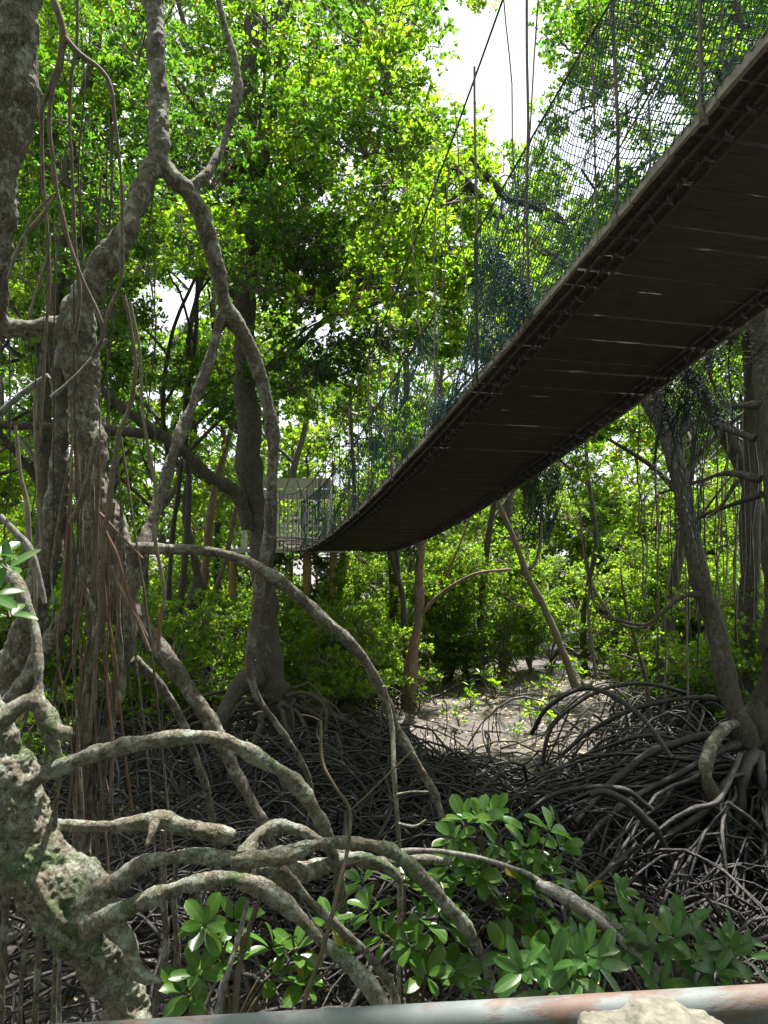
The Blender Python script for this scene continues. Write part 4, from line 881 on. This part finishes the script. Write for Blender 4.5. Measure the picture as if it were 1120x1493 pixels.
# unseen wood overhead and behind the camera, added to shade and block skylight
def overhead(n, xr, Yr, zr, s):
    for _ in range(n):
        p = np.array((rng.uniform(*xr), rng.uniform(*Yr), rng.uniform(*zr))); sc_ = rng.uniform(*s)
        if p[1] > -1 and abs(p[0]) < .62 * p[1] + 1.6 and p[2] < EYE + .76 * p[1] + 1.3 * sc_: continue
        spray(nearest_tree(p), p, sc_)
for x, Y in ((-6, -3), (5.5, -2.5), (-2.5, -6), (2.5, -7), (8.5, 2.5), (-8.5, 2), (9, 8), (-9, 8), (0, -10), (-6, -9), (6, -9)):
    wild_tree(x, Y, rng.uniform(9, 12), rng.uniform(.08, .14), rng.uniform(-.05, .05), 'unseen mangrove beside or behind the railing, added to shade the view', group='unseen mangroves added for shade')
tb = np.array([t.location[:2] for t in TREES])
overhead(50, (-9, 9), (3, 14), (8.5, 13.5), (1.1, 1.6))
overhead(80, (-9, 9), (-10, 3), (5.5, 11), (1.2, 1.7))
overhead(60, (-13, 13), (-13, -4), (.5, 8), (1.3, 1.8))
overhead(50, (-14, -6.5), (-6, 9), (1, 10), (1.2, 1.7))
overhead(50, (6.5, 14), (-6, 9), (1, 10), (1.2, 1.7))

# --- understory bushes
def bush(x, Y, h, label, group, kind='b', n=7, s=(.5, .9), spread=.8):
    b = empty('mangrove_bush', (x, Y, 0), label, 'bush', group)
    mb = MB()
    tips = []
    for k in range(n):
        a = rng.uniform(0, 6.28); rr = spread * rng.uniform(.1, 1); zz = h * rng.uniform(.14, 1.0)
        tip = (x + math.cos(a) * rr, Y + math.sin(a) * rr, zz); tips.append(tip)
        c = [(x + math.cos(a) * rr * f ** 1.5 + rng.normal(0, .03), Y + math.sin(a) * rr * f ** 1.5, zz * f - .03, .016 * (1.2 - f)) for f in np.linspace(0, 1, 5)]
        tube(mb, catmull(c, 3), 5, cap=False)
    part('stem', mb, M['twig'], b)
    for tip in tips: spray(b, tip, rng.uniform(*s), kind)
    return b
cnt = 0
def bushes(n_bush, xr, Yr, h, s, label, group, avoid_mud=True, **kw):
    for _ in range(n_bush):
        Y = rng.uniform(*Yr); px = rng.uniform(*xr); x = P(px, 800, Y)[0]
        if avoid_mud and .2 < x < 4.2 and Y < 14.6: continue
        bush(x, Y, rng.uniform(*h), label, group, s=s, **kw)
bushes(34, (480, 1180), (14.2, 17.5), (1.3, 3.2), (.6, 1.0), 'sunlit bush in the bank of bushes beyond the mud', 'sunlit bushes beyond the mud', n=9)
bushes(26, (560, 1220), (18.5, 21.5), (3.2, 5.0), (.9, 1.3), 'tall bush at the back of the sunlit bank under the deck', 'tall bushes behind the sunlit bank', n=12, spread=1.3)
bushes(16, (380, 620), (11.5, 16), (.9, 2.0), (.5, .9), 'low bush beneath the far end of the bridge', 'low bushes beneath the bridge end', n=8)
bushes(16, (-80, 360), (11, 15), (1.0, 2.6), (.6, 1.0), 'shaded bush behind the big left mangrove', 'shaded bushes behind the left mangrove', n=8)
bushes(14, (-60, 420), (15, 22), (2.2, 4.5), (.9, 1.4), 'tall shaded bush far behind the left mangrove', 'tall bushes far behind the left mangrove', n=9, spread=1.3)
bushes(9, (900, 1220), (10, 13), (1.0, 2.2), (.5, .85), 'bush behind the leaning trunk at the right', 'bushes behind the leaning trunk', n=8)
bushes(14, (-200, 1300), (24, 32), (4, 8), (1.6, 2.4), 'far bush closing the view between the trunks', 'far bushes closing the view', n=10, spread=2.6)
# near leaves low at the left edge
bush(P(-10, 1000, 5.6)[0], 5.6, 1.9, 'leafy bush behind the stilt roots at the left edge', None, n=6, s=(.4, .6), spread=.5)

# seedlings round the mud
def seedling_mesh(seed):
    lr = np.random.default_rng(seed); mb = MB()
    n = 9; c = np.stack([lr.normal(0, .11, n), lr.normal(0, .11, n), lr.uniform(.12, .42, n)], 1); ax = np.stack([lr.normal(0, .3, n), lr.normal(0, .3, n), np.ones(n)], 1); ax /= np.linalg.norm(ax, axis=1, keepdims=True)
    rosettes(mb, c, ax, .12, (5, 8), .22, 0, lr, (40, 85))
    T = np.linspace(0, 1, 4)[None, :, None]; v, q = tube_batch(c[:, None] * T * np.array((1, 1, 1)), np.full((n, 4), .005), 4); mb.add(v, q, 1)
    return mb.mesh('mangrove_seedling', [M['leaf_bush'], M['twig']])
SM = [seedling_mesh(k) for k in range(4)]
for px, py, s in [(860, 985, 1.3), (880, 975, 1.4), (900, 990, 1.2), (850, 1000, 1), (790, 1015, .8), (800, 1065, .9), (775, 1060, .9), (800, 1025, .9), (985, 985, 1.3), (1010, 975, 1.4), (1030, 990, 1.2), (700, 1000, 1), (720, 1020, 1.1), (690, 1035, .9), (660, 985, 1.1), (740, 980, 1), (930, 1000, 1), (640, 1010, 1.1), (755, 1085, .6), (960, 990, 1.1), (870, 965, 1.3), (670, 1060, .8), (610, 1040, 1), (820, 990, 1), (905, 970, 1.4), (945, 975, 1.2)]:
    g = G(px, py); o = link('mangrove_seedling', random.choice(SM), None, tuple(g)); o.scale = (s,) * 3; o.rotation_euler.z = rng.uniform(0, 6)
    tag(o, 'small bright leaved mangrove seedling at the edge of the mud patch', 'seedling', 'seedlings around the mud patch')

# ------------------------------------------------------------------ the tangle of stilt roots
def tangle(n, xr, Yr, L_, H_, R_, name, label, keep, K=9, sides=5):
    """free-standing arches on the mud; as a mass nobody could count"""
    x = rng.uniform(*xr, n * 3); Y = rng.uniform(*Yr, n * 3)
    ok = np.array([keep(a, b) for a, b in zip(x, Y)]); x, Y = x[ok][:n], Y[ok][:n]; n = len(x)
    ln = rng.uniform(*L_, n); a = rng.normal(math.pi * .95, .75, n) + (rng.random(n) < .35) * rng.uniform(0, 6, n)
    d = np.stack([np.cos(a), np.sin(a), np.zeros(n)], 1); h = rng.uniform(*H_, n) * (ln / L_[1]) ** .5
    T = np.linspace(0, 1, K); sk = rng.uniform(.55, 1.5, n)
    p = np.stack([x, Y, np.zeros(n)], 1)[:, None] + d[:, None] * (ln[:, None] * T)[..., None]
    p[..., 2] = h[:, None] * np.sin(math.pi * T[None] ** sk[:, None]) + rng.uniform(0, .35, n)[:, None] * h[:, None] * 1.2 * (1 - T[None]) - .05
    w = np.cumsum(rng.normal(0, .028, (n, K, 3)), axis=1); w[..., 2] *= .45; p += w; p[:, -1, 2] = -.07
    r = rng.uniform(*R_, n)[:, None] * (1.1 - .45 * T[None]) * (1 + .15 * rng.normal(0, 1, (n, K)))
    ok = np.array([keep(*a[K // 2, :2], a[K // 2, 2]) and keep(*a[-1, :2], 0) or rng.random() < .1 for a in p]); p, r = p[ok], r[ok]
    mb = MB(); v, q = tube_batch(p, r, sides); mb.add(v, q)
    tag(lone(name, mb, M['root'], (np.mean(xr), np.mean(Yr), 0)), label, kind='stuff')
def mudfree(x, Y, z=.15):
    q = proj((x, Y, z))
    if q is None: return False
    # open mud: an irregular tongue
    c = 755 + 25 * math.sin(Y); w = 135 + 20 * math.sin(Y * 2.3)
    return not (abs(q[0] - c) < w and 965 < q[1] < 1120 - 25 * abs(q[0] - c) / 125) 
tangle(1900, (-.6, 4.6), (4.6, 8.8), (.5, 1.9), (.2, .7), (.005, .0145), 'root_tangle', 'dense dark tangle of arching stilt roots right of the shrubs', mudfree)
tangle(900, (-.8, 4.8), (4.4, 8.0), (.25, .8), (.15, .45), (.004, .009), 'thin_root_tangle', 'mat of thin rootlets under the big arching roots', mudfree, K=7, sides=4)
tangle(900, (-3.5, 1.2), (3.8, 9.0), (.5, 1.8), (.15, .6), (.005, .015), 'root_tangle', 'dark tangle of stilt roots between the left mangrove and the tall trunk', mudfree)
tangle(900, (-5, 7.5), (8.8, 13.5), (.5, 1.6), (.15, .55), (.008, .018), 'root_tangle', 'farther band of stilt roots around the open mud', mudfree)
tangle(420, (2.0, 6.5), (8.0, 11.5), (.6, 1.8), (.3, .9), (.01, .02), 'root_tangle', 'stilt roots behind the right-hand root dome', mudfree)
# upright pegs
n = 800; x = rng.uniform(-3, 5, n); Y = rng.uniform(4.2, 14, n); ok = np.array([mudfree(a, b) or rng.random() < .4 for a, b in zip(x, Y)]); x, Y = x[ok], Y[ok]; n = len(x)
hh = rng.uniform(.1, .5, n); T = np.linspace(0, 1, 4)
p = np.stack([x[:, None] + rng.normal(0, .02, (n, 4)), Y[:, None] + rng.normal(0, .02, (n, 4)), hh[:, None] * T[None] - .04], -1)
mb = MB(); v, q = tube_batch(p, np.tile(np.linspace(.009, .005, 4), (n, 1)), 4); mb.add(v, q)
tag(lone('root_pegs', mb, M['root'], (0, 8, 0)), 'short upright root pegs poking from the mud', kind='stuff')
# leaf litter
n = 2600; x = rng.uniform(-3, 6, n); Y = rng.uniform(3.5, 16, n); mb = MB()
rosettes(mb, np.stack([x, Y, np.full(n, .03) + .09 * np.array([noise.noise(Vector((a, b, 0)) * .6) for a, b in zip(x, Y)])], 1), np.tile((0., 0, 1), (n, 1)), .09, (1, 2), .22, 0, rng, (78, 100))
tag(lone('leaf_litter', mb, M['deadleaf'], (0, 8, 0)), 'fallen yellow and brown leaves scattered on the mud', kind='stuff')

# ------------------------------------------------------------------ foreground shrubs with single leaves
def big_leaf(ratio, tipw, bend, mat):
    mb = MB(); K = 9; vs = []; fs = []
    for k in range(K):
        t = k / (K - 1); tt = t ** tipw; w = ratio * max(1 - abs(2 * tt - 1) ** 2.3, 0) ** .62 + .004
        if k == 0: w = .02
        z = -bend * t * t; vs += [(-w, t, z + w * .28), (0, t, z), (w, t, z + w * .28)]
    for k in range(K - 1):
        b = 3 * k; fs += [(b, b + 1, b + 4, b + 3), (b + 1, b + 2, b + 5, b + 4)]
    mb.add(np.array(vs) * .1, fs); return mb.mesh('leaf', mat)
LEAFR = [big_leaf(.25, 1.35, b, M['bigleaf']) for b in (.05, .15, .28)]
LEAFL = [big_leaf(.19, .95, b, M['bigleaf2']) for b in (.05, .18, .3)]
def shrub(name, label, root, tips, leaves, size=(.85, 1.15), nleaf=(6, 10), up=.75, mat='yellowstem', stem_w=5):
    base = P(*root); b = empty(name, (base[0], base[1], 0), label, 'shrub')
    for (px, py, Y) in tips:
        t = P(px, py, Y); mid = (base + t) / 2 + np.array((0, 0, .07)) + rng.normal(0, .03, 3)
        r = stem_w / 2 / F * 3
        mb = MB(); tube(mb, catmull([(*base, r), (*(base * .7 + mid * .3 + rng.normal(0, .02, 3)), r * .9), (*mid, r * .8), (*(mid * .4 + t * .6 + rng.normal(0, .01, 3)), r * .65), (*t, r * .5)], 4), 6); stem = part('stem', mb, M[mat], b)
        ax = np.array((t[0] - mid[0], t[1] - mid[1], 0)); ax = ax / (np.linalg.norm(ax) + .01) * .5 + np.array((rng.normal(0, .15), -.3 + rng.normal(0, .15), up)); ax /= np.linalg.norm(ax)
        q = Vector(ax).to_track_quat('Z', 'Y').to_matrix().to_4x4(); n = rng.integers(*nleaf); ph0 = rng.uniform(0, 6)
        for k in range(n):
            lay = k / n; ti = math.radians(88 - 62 * lay + rng.normal(0, 8)); ph = ph0 + k * 2.4 + rng.normal(0, .2)
            s = rng.uniform(*size) * (1 - .35 * max(lay - .6, 0) / .4)
            me = random.choice(leaves); o = link('leaf', me, stem)
            m = q @ Matrix.Rotation(ph, 4, 'Z') @ Matrix.Rotation(math.pi / 2 - ti, 4, 'X') @ Matrix.Translation((0, .012, 0)) @ Matrix.Rotation(rng.normal(0, .25), 4, 'Y') @ Matrix.Diagonal((s * rng.uniform(.9, 1.1), s, s, 1))
            m.translation = m.translation + Vector(t + ax * .02 * lay) - b.location; o.matrix_local = m
    return b
shrub('mangrove_shrub', 'round leaved mangrove shrub under the stump limbs at lower left', (330, 1520, 2.9),
      [(300, 1350, 2.8), (290, 1420, 2.75), (275, 1450, 2.75), (340, 1345, 2.85), (395, 1385, 3.0), (350, 1400, 2.9), (430, 1390, 3.05), (400, 1430, 3), (440, 1435, 3), (480, 1350, 3.15), (495, 1400, 3.15)], LEAFR, size=(.8, 1.15))
shrub('mangrove_shrub', 'bushy green mangrove shrub in the bottom centre left of the dark sloping limb', (600, 1520, 3.1),
      [(590, 1290, 3.2), (620, 1310, 3.2), (540, 1330, 3.15), (615, 1345, 3.1), (650, 1350, 3.15), (560, 1370, 3.05), (600, 1380, 3.05), (660, 1420, 3.1), (620, 1425, 3), (645, 1320, 3.25), (530, 1290, 3.3), (680, 1440, 3.1)], LEAFR, size=(.8, 1.15))
shrub('mangrove_shrub', 'tall fresh green mangrove shoot with upright leaves above the bottom centre', (730, 1330, 3.4),
      [(700, 1195, 3.3), (678, 1200, 3.3), (720, 1190, 3.35), (665, 1225, 3.3), (700, 1270, 3.25), (655, 1265, 3.3), (680, 1285, 3.3)], LEAFR, size=(.85, 1.2), up=1.0)
shrub('mangrove_shrub', 'mangrove shoot with pointed sprays beside the broken grey branch', (760, 1370, 3.3),
      [(800, 1215, 3.3), (765, 1240, 3.3), (745, 1260, 3.3), (770, 1280, 3.25), (800, 1275, 3.3), (815, 1240, 3.35), (780, 1300, 3.2)], LEAFR, size=(.85, 1.2), up=1.0)
shrub('mangrove_shrub', 'dark round leaved mangrove shrub behind the pale leaf rosette', (780, 1500, 3.1),
      [(745, 1345, 3.2), (780, 1345, 3.15), (800, 1370, 3.15), (870, 1330, 3.3), (850, 1310, 3.3), (735, 1390, 3.1), (790, 1400, 3.05), (825, 1385, 3.1), (900, 1310, 3.3), (735, 1320, 3.25)], LEAFR, size=(.85, 1.2))
shrub('long_leaved_shrub', 'shrub with pale shining long leaves lowest in front of the pipe', (820, 1520, 2.7),
      [(765, 1420, 2.6), (805, 1415, 2.6), (840, 1425, 2.6), (870, 1410, 2.65), (800, 1450, 2.55), (850, 1395, 2.7)], LEAFL, size=(.95, 1.25), nleaf=(6, 9))
shrub('long_leaved_shrub', 'broad spreading shrub with long bluish leaves at lower right', (980, 1510, 2.9),
      [(980, 1370, 2.85), (1020, 1390, 2.8), (1060, 1395, 2.8), (950, 1385, 2.85), (900, 1390, 2.9), (1040, 1420, 2.75), (960, 1440, 2.75), (1085, 1400, 2.85), (1000, 1350, 2.95), (930, 1350, 3.0), (870, 1360, 3.0), (1060, 1370, 2.9)], LEAFL, size=(.85, 1.25), nleaf=(6, 9))
shrub('long_leaved_shrub', 'leafy twig poking in at the left edge beside the twisted trunk', (-60, 830, 3.0), [(-8, 812, 2.6), (10, 830, 2.6), (-10, 870, 2.7), (15, 900, 2.8)], LEAFL, size=(.9, 1.2), nleaf=(4, 6))

# broken branch and saplings in the foreground
br = empty('fallen_branch', tuple(P(800, 1300, 3.0) * np.array((1, 1, 0))), 'broken grey branch slanting through the leaves at bottom right', 'branch')
for c, nm in (([(785, 1288, 3.1, 14), (810, 1300, 3.05, 22), (850, 1325, 3.0, 24), (890, 1350, 2.98, 26), (930, 1370, 2.95, 24), (970, 1395, 2.95, 26), (1010, 1425, 2.95, 24), (1060, 1480, 2.95, 24)], 'trunk'),
              ([(850, 1325, 2.98, 16), (890, 1355, 2.9, 14), (920, 1385, 2.85, 13), (955, 1410, 2.8, 12), (980, 1440, 2.8, 12)], 'twig'),
              ([(560, 1245, 3.1, 9), (620, 1240, 3.15, 8), (700, 1252, 3.15, 8), (760, 1270, 3.15, 8), (800, 1292, 3.1, 9)], 'twig')):
    mb = MB(); tube(mb, pxpath(c, 6, .35, 8.0, c[0][0]), 10); part(nm, mb, M['bark_grey'], br)
def stick(name, label, trunk, twigs, mat, cat='sapling'):
    return px_tree(name, label, trunk, twigs, mat, cat=cat, register=False, sides=8, lname='twig')
stick('leafless_sapling', 'yellowish leafless sapling forking in front of the grey curling limbs', [(468, 1050, 2.9, 4.7), (470, 1110, 2.85, 4.7), (490, 1150, 2.8, 5.3), (510, 1183, 2.78, 6.6), (506, 1240, 2.7, 6.6), (494, 1290, 2.6, 6.6), (472, 1380, 2.5, 7.3), (445, 1460, 2.45, 8.6), (430, 1540, 2.4, 8.6)],
      [[(510, 1183, 2.78, 5.3), (535, 1160, 2.8, 4.0), (580, 1115, 2.85, 3.3), (608, 1088, 2.9, 2.6)], [(468, 1052, 2.9, 3.3), (455, 1045, 2.9, 2.6), (438, 1042, 2.9, 2.0)], [(500, 1262, 2.66, 4.0), (530, 1255, 2.7, 3.3), (555, 1258, 2.75, 2.6)],
       [(485, 1330, 2.6, 2.6), (510, 1305, 2.65, 2.0), (545, 1285, 2.7, 2.0)], [(478, 1390, 2.5, 2.6), (470, 1360, 2.55, 3.3), (455, 1340, 2.6, 2.6), (440, 1310, 2.6, 2.0)], [(450, 1440, 2.45, 2.6), (475, 1420, 2.5, 2.6), (470, 1400, 2.5, 2.0)],
       [(470, 1085, 2.88, 2.6), (462, 1070, 2.9, 2.6), (468, 1040, 2.9, 2.0)]], 'yellowstem')
stick('leafless_sapling', 'thin grey stick leaning between the limbs and the round leaves', [(362, 1310, 2.6, 8), (350, 1360, 2.55, 9), (335, 1410, 2.5, 9), (318, 1475, 2.5, 10), (310, 1540, 2.5, 10)], [], 'bark_grey', 'stick')
stick('leafless_sapling', 'straight dark brown stick right of the round leaves under the limbs', [(385, 1300, 2.8, 9), (372, 1330, 2.8, 9), (350, 1400, 2.8, 10), (340, 1520, 2.8, 10)], [], 'aerial', 'stick')
stick('lichened_stick', 'mottled stick standing on the left edge of the dark root tangle', [(560, 1000, 4.2, 7), (572, 1060, 4.2, 8), (575, 1130, 4.1, 9), (580, 1200, 4.1, 9), (583, 1260, 4.1, 9), (583, 1400, 4.1, 9)], [[(580, 1200, 4.1, 7), (605, 1205, 4, 5), (622, 1195, 4, 4)], [(575, 1160, 4.1, 6), (600, 1155, 4, 5), (625, 1155, 4, 5)]], 'stump', 'stick')
# stems at the lower left behind the stump
for k, (x, w) in enumerate([(12, 12), (40, 8), (62, 10), (98, 8), (235, 11), (262, 10), (10, 7), (290, 9)]):
    Yd = 3.4 + .1 * (k % 3); c = [(x + rng.normal(0, 5), 1210 + 30 * (k % 4), Yd, w), (x + rng.normal(0, 5), 1300, Yd, w), (x - 6 + rng.normal(0, 5), 1390, Yd, w * 1.1), (x - 12, 1500, Yd, w * 1.1), (x - 14, 1640, Yd, w * 1.2)]
    mb = MB(); tube(mb, pxpath(c, 5, .4, 5, k), 8); part('prop_root', mb, M['bark_a'], tA)

# ------------------------------------------------------------------ railing pipe and concrete post
pa, pb = P(60, 1522, 1.42), P(1200, 1461, 1.26)
d = pb - pa; ext0 = pa - d * .5; ext1 = pb + d * .5
ctr = (pa + pb) / 2; Lp = np.linalg.norm(ext1 - ext0)
mb = MB(); n = 60; ts = np.linspace(-Lp / 2, Lp / 2, n)
tube(mb, np.array([(t, 0, 0, .0292) for t in ts]), 32)
pipe = link('pipe_handrail', mb.mesh('pipe', M['pipe']), None, tuple(ctr))
pipe.rotation_euler = Vector(d).to_track_quat('X', 'Z').to_euler()
tag(pipe, 'rusty grey metal pipe handrail along the bottom of the view', 'handrail')
cp = P(975, 1493, 1.16)
mb = MB()
def loft(rows):
    for k in range(len(rows) - 1): pass
prof = [(-.135, .10, 0), (.135, .10, 0)]
base = np.array(cp)
def block(x0, x1, y0, y1, z0, z1, cut):
    """weathered block: bevelled and roughened box"""
    import bmesh
    bm = bmesh.new(); bmesh.ops.create_cube(bm, size=1)
    for v in bm.verts: v.co = Vector(((x0 + x1) / 2 + v.co.x * (x1 - x0), (y0 + y1) / 2 + v.co.y * (y1 - y0), (z0 + z1) / 2 + v.co.z * (z1 - z0)))
    for v in bm.verts:
        if v.co.z > (z0 + z1) / 2: v.co.x += cut * (1 if v.co.x < (x0 + x1) / 2 else -1)
    bmesh.ops.bevel(bm, geom=bm.edges[:], offset=.008, segments=2, affect='EDGES')
    bmesh.ops.subdivide_edges(bm, edges=bm.edges[:], cuts=5, use_grid_fill=True)
    for v in bm.verts: v.co += v.normal * (.0035 * noise.noise(v.co * 30) + .002 * noise.noise(v.co * 90))
    me = bpy.data.meshes.new('block'); bm.to_mesh(me); bm.free(); me.materials.append(M['concrete']); me.polygons.foreach_set('use_smooth', [True] * len(me.polygons)); return me
post = empty('concrete_post', (cp[0], cp[1], 1.0), 'weathered concrete post top in front of the pipe at bottom right', 'post')
zt = P(975, 1487, 1.16)[2]
def post_mesh():
    import bmesh
    pf_ = [(-.118, -.9), (-.118, -.022), (-.052, -.018), (-.036, -.004), (-.028, 0), (.030, .001), (.040, -.006), (.052, -.017), (.078, -.019), (.10, -.036), (.118, -.05), (.118, -.9)]
    bm = bmesh.new(); vs = [bm.verts.new((x, -.055, z + zt - 1.0)) for x, z in pf_]; f = bm.faces.new(vs)
    ex = bmesh.ops.extrude_face_region(bm, geom=[f])
    for v in ex['geom']:
        if isinstance(v, bmesh.types.BMVert): v.co.y += .12
    bmesh.ops.recalc_face_normals(bm, faces=bm.faces[:])
    me = bpy.data.meshes.new('post_cap'); bm.to_mesh(me); bm.free()
    t = link('tmp', me); m = t.modifiers.new('r', 'REMESH'); m.mode = 'VOXEL'; m.voxel_size = .006
    q = t.modifiers.new('s', 'SMOOTH'); q.factor = .5; q.iterations = 4
    me2 = bpy.data.meshes.new_from_object(t.evaluated_get(bpy.context.evaluated_depsgraph_get())); bpy.data.objects.remove(t)
    for v in me2.vertices:
        if v.co.z > zt - 1.25: v.co += v.normal * (.003 * noise.noise(v.co * 28) + .0022 * noise.noise(v.co * 80) + .0014 * noise.noise(v.co * 220))
    me2.materials.clear(); me2.materials.append(M['concrete']); me2.polygons.foreach_set('use_smooth', [True] * len(me2.polygons)); return me2
bpy.data.objects.remove(post)
post = link('concrete_post', post_mesh(), None, (cp[0], cp[1], 1.0)); post.rotation_euler.z = .05
tag(post, 'weathered concrete post top in front of the pipe at bottom right', 'post')
print('objects', len(bpy.data.objects))
